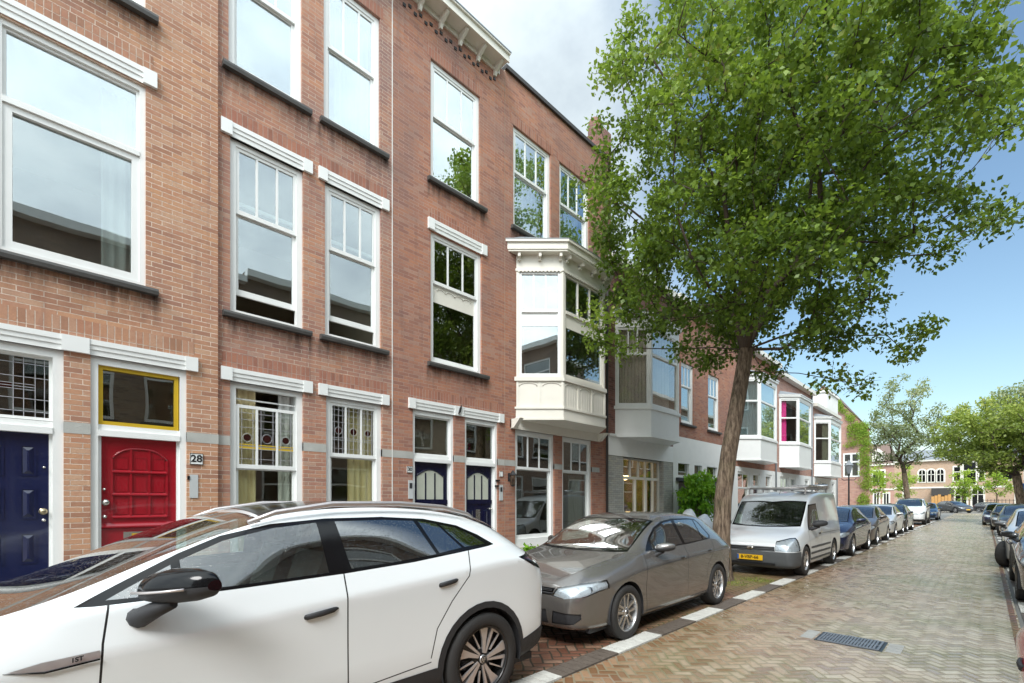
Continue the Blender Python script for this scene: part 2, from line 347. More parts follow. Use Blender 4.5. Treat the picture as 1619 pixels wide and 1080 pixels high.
def tag(o, label=None, cat=None, group=None, kind=None):
    for k, v in (('label', label), ('category', cat), ('group', group), ('kind', kind)):
        if v: o[k] = v
    return o
def thing(name, label, cat, loc=(0, 0, 0), group=None):
    o = bpy.data.objects.new(name, None); COL.objects.link(o); o.location = loc; o.empty_display_size = .2
    ORG[o.name] = loc
    return tag(o, label, cat, group)
def recentre(o):   # move a top-level mesh's origin to its base
    me = o.data; n = len(me.vertices); a = np.zeros(n * 3); me.vertices.foreach_get('co', a); a = a.reshape(-1, 3)
    c = np.array([(a[:, 0].min() + a[:, 0].max()) / 2, (a[:, 1].min() + a[:, 1].max()) / 2, a[:, 2].min()])
    me.vertices.foreach_set('co', (a - c).ravel()); o.location = tuple(c); ORG[o.name] = tuple(c); return o
def copy_tree(o, parent=None, repl=None):
    c = o.copy(); COL.objects.link(c); c.parent = parent
    if repl and c.type == 'MESH':
        for sl, base in zip(c.material_slots, o.material_slots):
            if base.material in repl: sl.link = 'OBJECT'; sl.material = repl[base.material]
    for ch in list(o.children): copy_tree(ch, c, repl)
    return c
def text_mesh(s, size, ext=.002, bold=0.):
    cu = bpy.data.curves.new('lettering', 'FONT'); cu.body = s; cu.size = size; cu.extrude = ext; cu.offset = bold
    cu.align_x = 'CENTER'; cu.align_y = 'CENTER'
    o = bpy.data.objects.new('lettering', cu); COL.objects.link(o)
    me = bpy.data.meshes.new_from_object(o.evaluated_get(bpy.context.evaluated_depsgraph_get()))
    vs = [tuple(v.co) for v in me.vertices]; fs = [tuple(p.vertices) for p in me.polygons]
    bpy.data.objects.remove(o); bpy.data.curves.remove(cu); bpy.data.meshes.remove(me)
    return vs, fs
# ------------------------------------------------------------------ houses
XF = -7.5
FL = Frame((XF, 0), (0, 1), (1, 0))
def wall_open(mb, F, a0, a1, z0, z1, ops, n=0., depth=.14, mi=0):
    ops = [(max(a0, p[0]), min(a1, p[1]), max(z0, p[2]), min(z1, p[3])) for p in ops]
    ops = [p for p in ops if p[0] < p[1] and p[2] < p[3]]
    A = sorted({a0, a1, *[q for p in ops for q in p[:2]]}); Z = sorted({z0, z1, *[q for p in ops for q in p[2:4]]})
    for a, b in zip(A, A[1:]):
        zs = None
        for z, w in zip(Z, Z[1:]):
            ca, cz = (a + b) / 2, (z + w) / 2
            if any(p[0] < ca < p[1] and p[2] < cz < p[3] for p in ops):
                if zs is not None: mb.fquad(F, a, b, zs, z, n, mi); zs = None
            elif zs is None: zs = z
        if zs is not None: mb.fquad(F, a, b, zs, z1, n, mi)
    for p in ops:
        mb.quad(F(p[0], p[2], n), F(p[0], p[2], n - depth), F(p[0], p[3], n - depth), F(p[0], p[3], n), mi)
        mb.quad(F(p[1], p[2], n - depth), F(p[1], p[2], n), F(p[1], p[3], n), F(p[1], p[3], n - depth), mi)
        mb.quad(F(p[0], p[3], n - depth), F(p[1], p[3], n - depth), F(p[1], p[3], n), F(p[0], p[3], n), mi)
        mb.quad(F(p[0], p[2], n), F(p[1], p[2], n), F(p[1], p[2], n - depth), F(p[0], p[2], n - depth), mi)
def frame4(mb, F, a0, a1, z0, z1, w, n0, n1, wb=None, wt=None, mi=0):
    wb = w if wb is None else wb; wt = w if wt is None else wt
    mb.fbox(F, a0, a0 + w, z0, z1, n0, n1, mi); mb.fbox(F, a1 - w, a1, z0, z1, n0, n1, mi)
    mb.fbox(F, a0 + w, a1 - w, z0, z0 + wb, n0, n1, mi); mb.fbox(F, a0 + w, a1 - w, z1 - wt, z1, n0, n1, mi)
def lintel(parent, F, a0, a1, z0, z1, n=0., blocks=None, name='lintel'):
    mb = MB(); blocks = blocks or [(a0, a0 + .14), (a1 - .14, a1)]
    xs = sorted(blocks); h = z1 - z0
    for b0, b1 in xs: mb.fbox(F, b0, b1, z0, z1, n - .1, n + .045)
    for (p, q) in zip([x[1] for x in xs], [x[0] for x in xs[1:]]):
        if q - p < .02: continue
        mb.fprof(F, p, q, [(n - .1, z0), (n + .012, z0), (n + .012, z0 + h * .32), (n + .024, z0 + h * .36), (n + .024, z0 + h * .62), (n + .036, z0 + h * .66), (n + .036, z1 - .002), (n - .1, z1 - .002)])
    return obj(name, mb, 'white', parent)
def sill(parent, F, a0, a1, zt, n=0., h=.085, m='sill'):
    mb = MB(); mb.fprof(F, a0, a1, [(n - .12, zt - h), (n + .075, zt - h), (n + .085, zt - h * .5), (n + .08, zt - .012), (n - .12, zt + .01)])
    so = obj('sill', mb, m, parent)
    if F.o[0] < 0 and zt > 2 and a0 < 12: st = MB(); st.fquad(F, a0 - .05, a1 + .05, zt - h - .5, zt - h + .002, n + .0065); obj('soot_stain', st, 'soot', so)
    return so
def soldier(parent, F, a0, a1, z0, z1, n, m):
    mb = MB(); mb.fbox(F, a0, a1, z0, z1, n - .02, n + .004); return obj('brick_arch', mb, m, parent)
def curtain(parent, F, a0, a1, z0, z1, n, m='curt', amp=.03, wl=.11, part=True):
    mb = MB(); k = max(8, int((a1 - a0) / wl * 8)); ph = random.random() * 6
    for i in range(k + 1):
        a = a0 + (a1 - a0) * i / k; d = amp * math.sin(2 * PI * a / wl + ph) + amp * .5 * math.sin(2 * PI * a / wl * .43 + 1)
        mb.v += [F(a, z0, n + d), F(a, z1, n + d * .6)]
    for i in range(k): mb.face((2 * i, 2 * i + 2, 2 * i + 3, 2 * i + 1), 0, True)
    return obj('curtain', mb, m, parent)
def pane(parent, F, a0, a1, z0, z1, n, m='glass', name='pane'):
    mb = MB(); mb.fbox(F, a0, a1, z0, z1, n - .004, n); return obj(name, mb, m, parent)
def sash(parent, F, a0, a1, z0, z1, meet, n=0., panes=3, glass='glass', lowglass=None, jamb=.085, drop=0., top_gap=0., leaded=0, wallbot=.06, cheap=False, m='white'):
    """box sash window: frame in the reveal, upper sash with glazing bars, lower sash; returns window part"""
    w = MB()
    frame4(w, F, a0, a1, z0, z1, jamb, n - .14, n - .045, wallbot, .075)
    i0, i1 = a0 + jamb, a1 - jamb; zt = z1 - .075; zb = z0 + wallbot
    # upper sash (outer track)
    ut = zt - top_gap; um = meet
    frame4(w, F, i0, i1, um - .03, ut, .045, n - .095, n - .06, .06, .045)
    for i in range(1, panes):
        a = i0 + (i1 - i0) * i / panes; w.fbox(F, a - .016, a + .016, um + .03, ut - .045, n - .09, n - .062)
    # lower sash (inner track), lifted by drop when open
    lb = zb + drop
    frame4(w, F, i0, i1, lb, um + .0, .045, n - .135, n - .1, .085, .05)
    if drop: w.fbox(F, i0, i1, um + .12, um + .17, n - .135, n - .1)
    if top_gap: w.fbox(F, i0, i1, ut + .08, ut + .1, n - .135, n - .12)
    win = obj('window', w, m, parent)
    lg = lowglass or glass
    pane(win, F, i0 + .04, i1 - .04, lb + .08, um - .04, n - .115, lg)
    pane(win, F, i0 + .04, i1 - .04, um + .02, ut - .04, n - .077, glass)
    if leaded: leaded_light(win, F, i0, i1, um + .03, ut - .045, n - .07, panes, leaded)
    return win
def leaded_light(win, F, i0, i1, z0, z1, n, panes, kind):
    c = MB(); am = MB(); rb = MB()
    H = z1 - z0; W = (i1 - i0) / panes
    for i in range(panes):
        b0 = i0 + W * i + (.045 if i == 0 else .018); b1 = i0 + W * (i + 1) - (.045 if i == panes - 1 else .018)
        def v(f): a = b0 + (b1 - b0) * f; c.fbox(F, a - .003, a + .003, z0, z1, n, n + .006)
        def h(f, p=0, q=1): z = z0 + H * f; c.fbox(F, b0 + (b1 - b0) * p, b0 + (b1 - b0) * q, z - .003, z + .003, n, n + .006)
        v(.16); v(.84); h(.1); h(.28); h(.33); h(.8); h(.66, 0, 1); h(.92)
        cx, cz, r = (b0 + b1) / 2, z0 + H * .48, (b1 - b0) * .28
        ring = [F(cx + r * math.cos(q * PI / 8), cz + r * math.sin(q * PI / 8), n + .003) for q in range(17)]
        c.tube(ring, .0035, 4); v(.5) if kind > 1 else None
        rb = MB(); rb.fprism(F, [(cx + r * .8 * math.cos(q * PI / 6), cz + r * .8 * math.sin(q * PI / 6)) for q in range(12)], n - .003, n + .002); obj('roundel', rb, 'ruby', win)
        am.fbox(F, b0, b1, z0 + H * .285, z0 + H * .325, n - .003, n + .003)
        if kind == 1: am.fbox(F, b0, b1, z0 + H * .345, z0 + H * .365, n - .003, n + .003)
    obj('lead_came', c, 'leadcame', win)
    if kind == 1: obj('stained_band', am, 'amber', win)
def room(parent, F, a0, a1, zs, n=0., depth=4., ground=.12, walls='room'):
    """closed shell behind a facade: back, sides and a floor at every level"""
    mb = MB(); nb = n - depth; z1 = zs[-1]
    mb.fquad(F, a0, a1, 0, z1, nb); 
    for a in (a0 + .002, a1 - .002): mb.quad(F(a, 0, nb), F(a, 0, n - .001), F(a, z1, n - .001), F(a, z1, nb))
    for z in zs[:-1]: mb.fbox(F, a0 + .01, a1 - .01, z - .12, z, nb + .01, n - .2, 1)
    mb.quad(F(a0, z1 - .02, nb), F(a1, z1 - .02, nb), F(a1, z1 - .02, n - .002), F(a0, z1 - .02, n - .002))
    return obj('interior', mb, [walls, 'roomfloor'], parent)
def wall_ring(parent, F, a0, a1, zt, mname, ops, n=0., z0=0., name='wall', thick=.14):
    mb = MB(); wall_open(mb, F, a0, a1, z0, zt, ops, n, thick)
    return obj(name, mb, mname, parent)
def sidewalls(parent, F, a0, a1, zt, n, mname, depth=8.):
    mb = MB()
    for a in (a0, a1): mb.quad(F(a, 0, n), F(a, 0, n - depth), F(a, zt, n - depth), F(a, zt, n))
    mb.quad(F(a0, 0, n - depth), F(a1, 0, n - depth), F(a1, zt, n - depth), F(a0, zt, n - depth))
    obj('outer_wall', mb, mname, parent)
    r = MB(); r.quad(F(a0, zt, n), F(a1, zt, n), F(a1, zt, n - depth), F(a0, zt, n - depth))
    obj('roof', r, 'slate', parent)
def panels_door(parent, F, a0, a1, z0, z1, n, m, style):
    d = MB(); d.fbox(F, a0, a1, z0, z1, n - .045, n)
    def raised(p0, p1, q0, q1):
        e = .022
        frame4(d, F, p0, p1, q0, q1, .014, n, n + .007)
        i0, i1, j0, j1 = p0 + e, p1 - e, q0 + e, q1 - e; g = .035
        P0 = [F(i0, j0, n + .001), F(i1, j0, n + .001), F(i1, j1, n + .001), F(i0, j1, n + .001), F(i0 + g, j0 + g, n + .016), F(i1 - g, j0 + g, n + .016), F(i1 - g, j1 - g, n + .016), F(i0 + g, j1 - g, n + .016)]
        d.add(P0, [(4, 5, 6, 7), (0, 1, 5, 4), (1, 2, 6, 5), (2, 3, 7, 6), (3, 0, 4, 7)])
    if style == 'navy6':
        rows = [(.30, .56), (.78, 1.12), (1.28, 1.62), (1.76, 2.1)]
        mid = (a0 + a1) / 2
        for q0, q1 in rows:
            for p0, p1 in ((a0 + .08, mid - .06), (mid + .06, a1 - .1)): raised(p0, p1, z0 + q0, z0 + q1)
    if style == 'red9':
        b0, b1 = a0 + .1, a1 - .1; zb, zt = z0 + 1.28, z0 + 2.12; w = (b1 - b0) / 3; h = .28
        for i in range(4):
            a = b0 + w * i; d.fbox(F, a - .011, a + .011, zb, zt - (.12 if i in (0, 3) else 0), n, n + .016)
        for j in range(3): d.fprof(F, b0, b1, [(n, zb + h * j - .02), (n + .024, zb + h * j - .012), (n + .024, zb + h * j + .002), (n, zb + h * j + .022)])
        for i in range(3):
            for j in range(3): frame4(d, F, b0 + w * i + .03, b0 + w * (i + 1) - .03, zb + h * j + .035, zb + h * (j + 1) - .035 - (.06 if j == 2 else 0), .006, n, n + .006)
        arc = [F(b0 + (b1 - b0) * q / 14, zt - .12 + .13 * (1 - abs(2 * q / 14 - 1) ** 3), n + .006) for q in range(15)]
        d.tube(arc, .013, 6, sm=True)
        d.fprof(F, a0, a1, [(n, z0 + 1.14), (n + .035, z0 + 1.155), (n + .035, z0 + 1.17), (n, z0 + 1.21)])
        raised(a0 + .12, (a0 + a1) / 2 - .04, z0 + .2, z0 + .95); raised((a0 + a1) / 2 + .04, a1 - .12, z0 + .2, z0 + .95)
    if style == 'navy3':
        b0, b1 = a0 + .07, a1 - .08
        d.fbox(F, a0, a1, z0 + 1.42, z0 + 1.5, n, n + .02)
        for i in range(3):
            w = (b1 - b0) / 3
            if i != 1: raised(b0 + w * i + .01, b0 + w * (i + 1) - .01, z0 + .85, z0 + 1.32)
        raised(b0 + .01, b1 - .01, z0 + .15, z0 + .75)
        for i in range(4): a = b0 + (b1 - b0) * i / 3; d.fbox(F, a - .014, a + .014, z0 + 1.5, z0 + 2.02, n, n + .012)
        arc = [F(b0 + (b1 - b0) * q / 12, z0 + 1.95 + .14 * math.sin(PI * q / 12), n + .004) for q in range(13)]; d.tube(arc, .016, 6)
    o = obj('door', d, m, parent)
    if style == 'navy3':
        g = MB(); pts = [(b0, z0 + 1.51), (b1, z0 + 1.51), (b1, z0 + 1.94)] + [(b0 + (b1 - b0) * (12 - q) / 12, z0 + 1.94 + .13 * math.sin(PI * q / 12)) for q in range(1, 12)] + [(b0, z0 + 1.94)]
        g.fprism(F, pts, n - .002, n + .003); obj('frosted_light', g, 'frost', o)
        g = MB(); c = (b0 + b1) / 2; g.fbox(F, c - .06, c + .06, z0 + .88, z0 + 1.3, n - .002, n + .006); obj('letter_slot', g, 'chrome', o)
    return o
def door_case(parent, F, a0, a1, z0, zd, zt, n, jl=.09, m='white'):
    f = MB(); frame4(f, F, a0, a1, z0, zt, jl, n - .16, n - .03, .0001, .09); f.fbox(F, a0 + jl, a1 - jl, zd, zd + .07, n - .16, n - .02)
    f.fbox(F, a0 + jl, a1 - jl, zd + .07, zd + .14, n - .16, n - .055)
    f.fbox(F, a0 + jl, a0 + jl + .03, z0, zd, n - .16, n - .07); f.fbox(F, a1 - jl - .03, a1 - jl, z0, zd, n - .16, n - .07)
    return obj('door_frame', f, m, parent)
def knob(parent, F, a, z, n, r=.032, m='chrome'):
    k = MB()
    prof = [(.0, .07), (r * .7, .068), (r, .05), (r * .8, .035), (r * .35, .025), (r * .4, .0), (r * 1.1, .004), (r * 1.1, 0)]
    c = F(a, z, n); k.lathe(prof, c, 'x', 14, sgn=F.nn[0] if F.nn[0] else 1); return obj('knob', k, m, parent)
def numplate(parent, F, a, z, n, s, w=.15, h=.15, size=.13):
    b = MB(); b.fbox(F, a - w / 2, a + w / 2, z - h / 2, z + h / 2, n, n + .012)
    frame4(b, F, a - w / 2, a + w / 2, z - h / 2, z + h / 2, .006, n + .012, n + .016, mi=1)
    o = obj('number_plate', b, ['white', 'black'], parent)
    if not s: return o
    vs, fs = text_mesh(s, size, .001, .003); t = MB(); t.add([F(a + x, z + y, n + .0145 + q) for x, y, q in vs], fs); obj('numeral', t, 'black', o)
    return o
def stone_band(parent, F, segs, n, z0=2.40, z1=2.53):
    for p, q in segs: b = MB(); b.fbox(F, p, q, z0, z1, n - .05, n + .003); obj('stone_band', b, 'stone', parent)
# ---- house A, number 28
hA = thing('terraced_house', 'orange brick terraced house number 28 with red door and navy door, leftmost', 'house', (XF, -.7, 0))
nA = .05
opsA = [(-.34, .95, 4.30, 6.82), (-.62, .20, .1, 3.34), (.43, 1.38, .1, 3.34), (-.55, .95, 7.75, 10.1), (-2.7, -1.3, 4.30, 6.82), (-2.7, -1.3, 7.75, 10.1), (-2.6, -1.3, .9, 3.34)]
wall_ring(hA, FL, -3.2, 1.74, 11.25, 'brickA', opsA, nA, thick=.18)
mb = MB(); mb.quad((XF + nA, 1.74, 0), (XF - .02, 1.74, 0), (XF - .02, 1.74, 11.25), (XF + nA, 1.74, 11.25)); obj('wall_return', mb, 'brickA', hA)
stone_band(hA, FL, [(.20, .43), (1.38, 1.745), (-1.3, -.62)], nA)
soldier(hA, FL, -.5, 1.02, 7.03, 7.24, nA, 'soldA'); soldier(hA, FL, -.8, 1.46, 3.52, 3.73, nA, 'soldA')
w = MB(); F = FL; n = nA   # big fixed window with one transom
frame4(w, F, -.34, .95, 4.30, 6.82, .06, n - .15, n - .03)
w.fbox(F, -.28, .89, 5.93, 5.99, n - .15, n - .02); frame4(w, F, -.28, .89, 4.36, 5.93, .075, n - .13, n - .045, .09, .07); frame4(w, F, -.28, .89, 5.99, 6.76, .03, n - .13, n - .06)
wb = obj('window', w, 'white', hA)
pane(wb, F, -.21, .82, 4.44, 5.87, n - .09, 'glass'); pane(wb, F, -.26, .87, 6.01, 6.74, n - .09, 'glassw'); 
lintel(hA, FL, -.50, 1.06, 6.84, 7.03, nA); sill(hA, FL, -.45, 1.07, 4.30, nA)
sA = sash(hA, FL, -.55, .95, 7.75, 10.1, 9.1, nA, glass='glassw'); curtain(sA, FL, -.4, .8, 7.8, 10, nA - .35, 'curtw'); sill(hA, FL, -.66, 1.07, 7.75, nA)
for zz in ((4.30, 6.82, 5.8), (7.75, 10.1, 9.1)): sash(hA, FL, -2.7, -1.3, zz[0], zz[1], zz[2], nA); sill(hA, FL, -2.8, -1.2, zz[0], nA); lintel(hA, FL, -2.84, -1.16, zz[1] + .01, zz[1] + .2, nA)
sash(hA, FL, -2.6, -1.3, .9, 3.34, 2.4, nA); sill(hA, FL, -2.7, -1.2, .9, nA)
lintel(hA, FL, -2.8, 1.50, 3.34, 3.52, nA, [(-2.8, -2.66), (-.9, -.75), (.18, .42), (1.36, 1.50)])
door_case(hA, FL, -.62, .20, .12, 2.38, 3.34, nA)
dA = panels_door(hA, FL, -.50, .08, .14, 2.38, nA - .1, 'blue', 'navy6')
knob(dA, FL, .035, 1.50, nA - .1, .034, 'brass'); knob(dA, FL, .04, 1.40, nA - .1, .016); knob(dA, FL, .04, 2.0, nA - .1, .012)
tw = MB(); frame4(tw, FL, -.53, .11, 2.53, 3.25, .03, nA - .13, nA - .09); tw = obj('transom_window', tw, 'white', hA)
pane(tw, FL, -.50, .08, 2.56, 3.22, nA - .11, 'glassd')
c = MB()
for a in (-.36, -.2, -.12, -.03): c.fbox(FL, a - .003, a + .003, 2.56, 3.22, nA - .109, nA - .103)
for a in (.045,): c.fbox(FL, a - .003, a + .003, 2.56, 3.22, nA - .109, nA - .103)
for z in (2.62, 2.76, 3.0, 3.15): c.fbox(FL, -.5, .08, z - .003, z + .003, nA - .109, nA - .103)
for z in (2.86, 2.89, 2.92): c.fbox(FL, -.3, -.03, z - .0025, z + .0025, nA - .109, nA - .103)
obj('lead_came', c, 'leadcame', tw); c = MB(); c.fbox(FL, -.34, -.21, 2.865, 2.915, nA - .109, nA - .105); obj('roundel', c, 'ruby', tw)
door_case(hA, FL, .43, 1.38, .12, 2.40, 3.34, nA, .07)
dR = panels_door(hA, FL, .53, 1.28, .14, 2.40, nA - .1, 'red', 'red9')
knob(dR, FL, .575, 1.60, nA - .1, .036); knob(dR, FL, .565, 1.43, nA - .1, .02); knob(dR, FL, .56, 1.76, nA - .1, .014); knob(dR, FL, .56, .95, nA - .1, .014)
lp = MB(); lp.fbox(FL, .74, 1.08, 1.15, 1.235, nA - .1, nA - .092); lp = obj('letter_slot', lp, 'chrome', dR)
st = MB(); st.fbox(FL, .82, .88, 1.17, 1.215, nA - .092, nA - .09, 0); st.fbox(FL, .88, 1.03, 1.175, 1.21, nA - .092, nA - .09, 1); obj('sticker', st, ['yellow', 'iron'], lp)
yf = MB(); frame4(yf, FL, .50, 1.30, 2.54, 3.25, .045, nA - .13, nA - .06); yf = obj('transom_window', yf, 'yellow', hA)
pane(yf, FL, .54, 1.26, 2.58, 3.21, nA - .1, 'glassd'); mb = MB(); mb.fbox(FL, .54, 1.26, 2.58, 3.21, nA - .125, nA - .12); obj('obscured_light', mb, 'frostd', yf)
numplate(hA, FL, 1.487, 2.18, nA, '28')
mb = MB(); mb.fbox(FL, 1.41, 1.505, 1.66, 1.97, nA, nA + .012); mb = obj('bell_plate', mb, 'plateg', hA); c = MB(); c.fbox(FL, 1.385, 1.41, 1.90, 1.95, nA - .02, nA + .02); obj('bell_button', c, 'black', mb)
room(hA, FL, -3.2, 1.72, [.12, 3.9, 7.3, 11.25], nA); sidewalls(hA, FL, -3.2, 1.73, 11.25, nA - .02, 'brickA')
curtain(hA, FL, .55, .85, 4.4, 6.8, nA - .4, 'curtw')
# ---- house B
hB = thing('terraced_house', 'red brick house of two window columns, between number 28 and the corniced house', 'house', (XF, 3.1, 0))
opsB = [(1.90, 2.91, .75, 3.31), (3.27, 4.27, .75, 3.31), (1.90, 2.91, 4.28, 6.75), (3.25, 4.25, 4.28, 6.75), (1.88, 2.89, 7.74, 10.08), (3.23, 4.23, 7.74, 10.08)]
wall_ring(hB, FL, 1.74, 4.47, 11.2, 'brickB', opsB, 0)
stone_band(hB, FL, [(1.742, 1.90), (2.91, 3.27), (4.27, 4.468)], 0)
for p, q in ((1.78, 3.04), (3.14, 4.39)):
    lintel(hB, FL, p, q, 3.31, 3.49); lintel(hB, FL, p, q, 6.75, 6.94); sill(hB, FL, p + .02, q - .02, 4.28); sill(hB, FL, p + .02, q - .02, 7.74); sill(hB, FL, p + .02, q - .02, .75)
    soldier(hB, FL, p + .02, q - .02, 3.49, 3.70, 0, 'soldB'); soldier(hB, FL, p + .02, q - .02, 6.94, 7.15, 0, 'soldB'); soldier(hB, FL, p + .1, q - .1, 10.085, 10.3, 0, 'soldB')
w = sash(hB, FL, 1.90, 2.91, .75, 3.31, 2.12, top_gap=.23, leaded=1, glass='glassl', lowglass='glassl'); curtain(w, FL, 2.0, 2.28, .8, 3.25, -.2); curtain(w, FL, 2.62, 2.86, .8, 3.25, -.24, 'curtw')
w = sash(hB, FL, 3.27, 4.27, .75, 3.31, 2.38, leaded=2, glass='glassl', lowglass='glassl'); curtain(w, FL, 3.72, 4.2, .8, 3.25, -.2)
sash(hB, FL, 1.90, 2.91, 4.28, 6.75, 5.76, drop=.24, glass='glass'); w = sash(hB, FL, 3.25, 4.25, 4.28, 6.75, 5.75, drop=.24)
sash(hB, FL, 1.88, 2.89, 7.74, 10.08, 9.04, glass='glassw'); w = sash(hB, FL, 3.23, 4.23, 7.74, 10.08, 9.04, glass='glassw'); curtain(w, FL, 3.55, 4.15, 7.8, 10, -.3, 'curtw')
ch = MB()
for i, a in enumerate((2.50, 2.56, 2.61, 2.68, 2.73, 2.78)): ch.fbox(FL, a - .012, a + .012, 7.80, 7.9 + .05 * math.sin(i * 2.1), -.2, -.18)
obj('ornament', ch, 'white', w)
rm = room(hB, FL, 1.74, 4.47, [.12, 3.9, 7.3, 11.2]); sidewalls(hB, FL, 1.74, 4.47, 11.2, -.02, 'brickB')
jt = MB(); jt.fbox(FL, 4.462, 4.476, 0, 10.6, -.01, .006); obj('party_joint', jt, 'whitest', hB)
# ---- house C with cornice and the two navy doors
hC = thing('terraced_house', 'red brick house with white bracketed cornice and two navy front doors', 'house', (XF, 5.9, 0))
opsC = [(4.90, 5.86, .1, 3.33), (6.14, 7.06, .1, 3.33), (5.30, 6.60, 4.28, 6.80), (5.30, 6.55, 7.80, 10.1)]
wall_ring(hC, FL, 4.476, 7.27, 11.1, 'brickC', opsC, 0)
stone_band(hC, FL, [(4.478, 4.90), (5.86, 6.14), (7.06, 7.268)], 0)
lintel(hC, FL, 4.80, 7.22, 3.33, 3.52, 0, [(4.80, 4.94), (5.86, 6.08), (7.08, 7.22)])
mb = MB(); c = FL(5.96, 3.42, 0); mb.fprism(FL, [(5.93, 3.36), (5.98, 3.40), (6.01, 3.55), (5.96, 3.47)], .046, .075); obj('bracket_hook', mb, 'iron', hC)
soldier(hC, FL, 4.82, 7.2, 3.52, 3.73, 0, 'soldB'); soldier(hC, FL, 5.28, 6.68, 7.02, 7.23, 0, 'soldB'); soldier(hC, FL, 5.22, 6.63, 10.11, 10.36, 0, 'soldB')
for k, (a0, a1) in enumerate(((4.90, 5.86), (6.14, 7.06))):
    door_case(hC, FL, a0, a1, .12, 2.36, 3.33, 0, .06 if k == 0 else .06)
    d = panels_door(hC, FL, a0 + .06, a1 - .1, .14, 2.36, -.1, 'blue2', 'navy3')
    knob(d, FL, a1 - .14, 1.45, -.1, .02)
    t_ = MB(); frame4(t_, FL, a0 + .06, a1 - .06, 2.5, 3.24, .025, -.13, -.08); t_ = obj('transom_window', t_, 'white', hC)
    pane(t_, FL, a0 + .08, a1 - .08, 2.52, 3.22, -.1, 'glassd'); mb = MB(); mb.fbox(FL, a0 + .08, a1 - .08, 2.52, 3.22, -.16, -.155); obj('frosted_light', mb, 'frostd' if k else 'curtg', t_)
numplate(hC, FL, 4.83, 2.20, 0, '30', .12, .12, .09); numplate(hC, FL, 7.16, 2.21, 0, '', .1, .12, .08)
for a, z in ((4.85, 1.83), (7.155, 1.80)):
    b = MB(); b.fbox(FL, a - .05, a + .05, z - .17, z + .17, 0, .015); b.fbox(FL, a - .03, a + .03, z + .02, z + .12, .015, .018, 1); obj('bell_plate', b, ['plateg', 'plast'], hC)
b = MB(); b.fbox(FL, 7.0, 7.06, 1.93, 1.96, -.03, .05); b.fbox(FL, 7.02, 7.09, 2.05, 2.08, -.03, .04); obj('door_hook', b, 'black', hC)
w = sash(hC, FL, 5.30, 6.60, 4.28, 6.80, 5.87, glass='glassd', lowglass='glassd')
mb = MB(); mb.fbox(FL, 5.42, 6.48, 5.50, 5.84, -.112, -.106)
for k in range(4): mb.tube([FL(5.62 + .22 * k + .1 * math.cos(q * PI / 6), 5.74 + .05 * math.sin(q * PI / 6), -.104) for q in range(7)], .012, 5)
obj('valance', mb, 'cream', w)
lintel(hC, FL, 5.23, 6.72, 6.81, 7.02); sill(hC, FL, 5.22, 6.76, 4.28)
sash(hC, FL, 5.30, 6.55, 7.80, 10.1, 9.1, glass='glassw'); sill(hC, FL, 5.22, 6.70, 7.80)
co = MB(); co.fbox(FL, 1.76, 7.09, 11.0, 11.06, -.3, .29); co.fbox(FL, 1.76, 7.1, 10.97, 11.11, .29, .33); co.fbox(FL, 1.76, 7.1, 11.11, 11.14, .27, .37); co.fbox(FL, 1.76, 7.09, 10.90, 11.0, -.02, .035)
co = obj('cornice', co, 'cream', hC)
mb = MB(); mb.fprof(FL, 1.74, 7.11, [(-.3, 11.3), (.38, 11.14), (.38, 11.165), (-.3, 11.34)]); obj('cornice_capping', mb, 'lead', co)
for a in [6.96 - .48 * i for i in range(11)]:
    b = MB(); b.fprism(Frame((XF, a - .035), (1, 0), (0, 1)), [(.0, 10.79), (.05, 10.78), (.08, 10.85), (.17, 10.90), (.27, 10.95), (.285, 11.0), (.0, 11.0)], 0, .06); obj('bracket', b, 'cream', co)
dt = MB(); dt.fbox(FL, 1.84, 7.1, 10.62, 10.77, -.02, .003, 1)
for i in range(44):
    a = 1.85 + i * .118; dt.fbox(FL, a, a + .06, 10.64 + .06 * (i % 2), 10.695 + .06 * (i % 2), -.01, .022)
obj('dentil_course', dt, ['iron', 'brickC'], hC)
room(hC, FL, 4.476, 7.27, [.12, 3.9, 7.3, 11.1]); sidewalls(hC, FL, 4.476, 7.27, 11.1, -.02, 'brickC')
lamp_ = thing('wall_lantern', 'black wall lantern fixed to brick beside the right navy door', 'wall lantern', FL(7.40, 2.1, 0))
b = MB(); b.tube([FL(7.40, 2.16, 0), FL(7.40, 2.2, .05), FL(7.40, 2.27, .10), FL(7.40, 2.25, .14)], .009, 6); b.fbox(FL, 7.37, 7.43, 2.06, 2.24, 0, .012); obj('wall_bracket', b, 'iron', lamp_)
b = MB(); cx = FL(7.40, 0, .13); b.lathe([(.0, 2.3), (.03, 2.27), (.085, 2.2), (.085, 2.185), (.0, 2.185)], (cx[0], cx[1], 0), 'z', 6, sm=False); b.lathe([(.0, 1.97), (.05, 1.97), (.045, 1.95), (.0, 1.93)], (cx[0], cx[1], 0), 'z', 6, sm=False)
for k in range(6): q = k * PI / 3; b.tube([(cx[0] + .078 * math.cos(q), cx[1] + .078 * math.sin(q), 2.19), (cx[0] + .05 * math.cos(q), cx[1] + .05 * math.sin(q), 1.96)], .006, 4)
obj('lantern_cage', b, 'iron', lamp_); b = MB(); b.lathe([(.068, 2.185), (.044, 1.97)], (cx[0], cx[1], 0), 'z', 6, sm=False); obj('lantern_glass', b, 'glassd', lamp_)
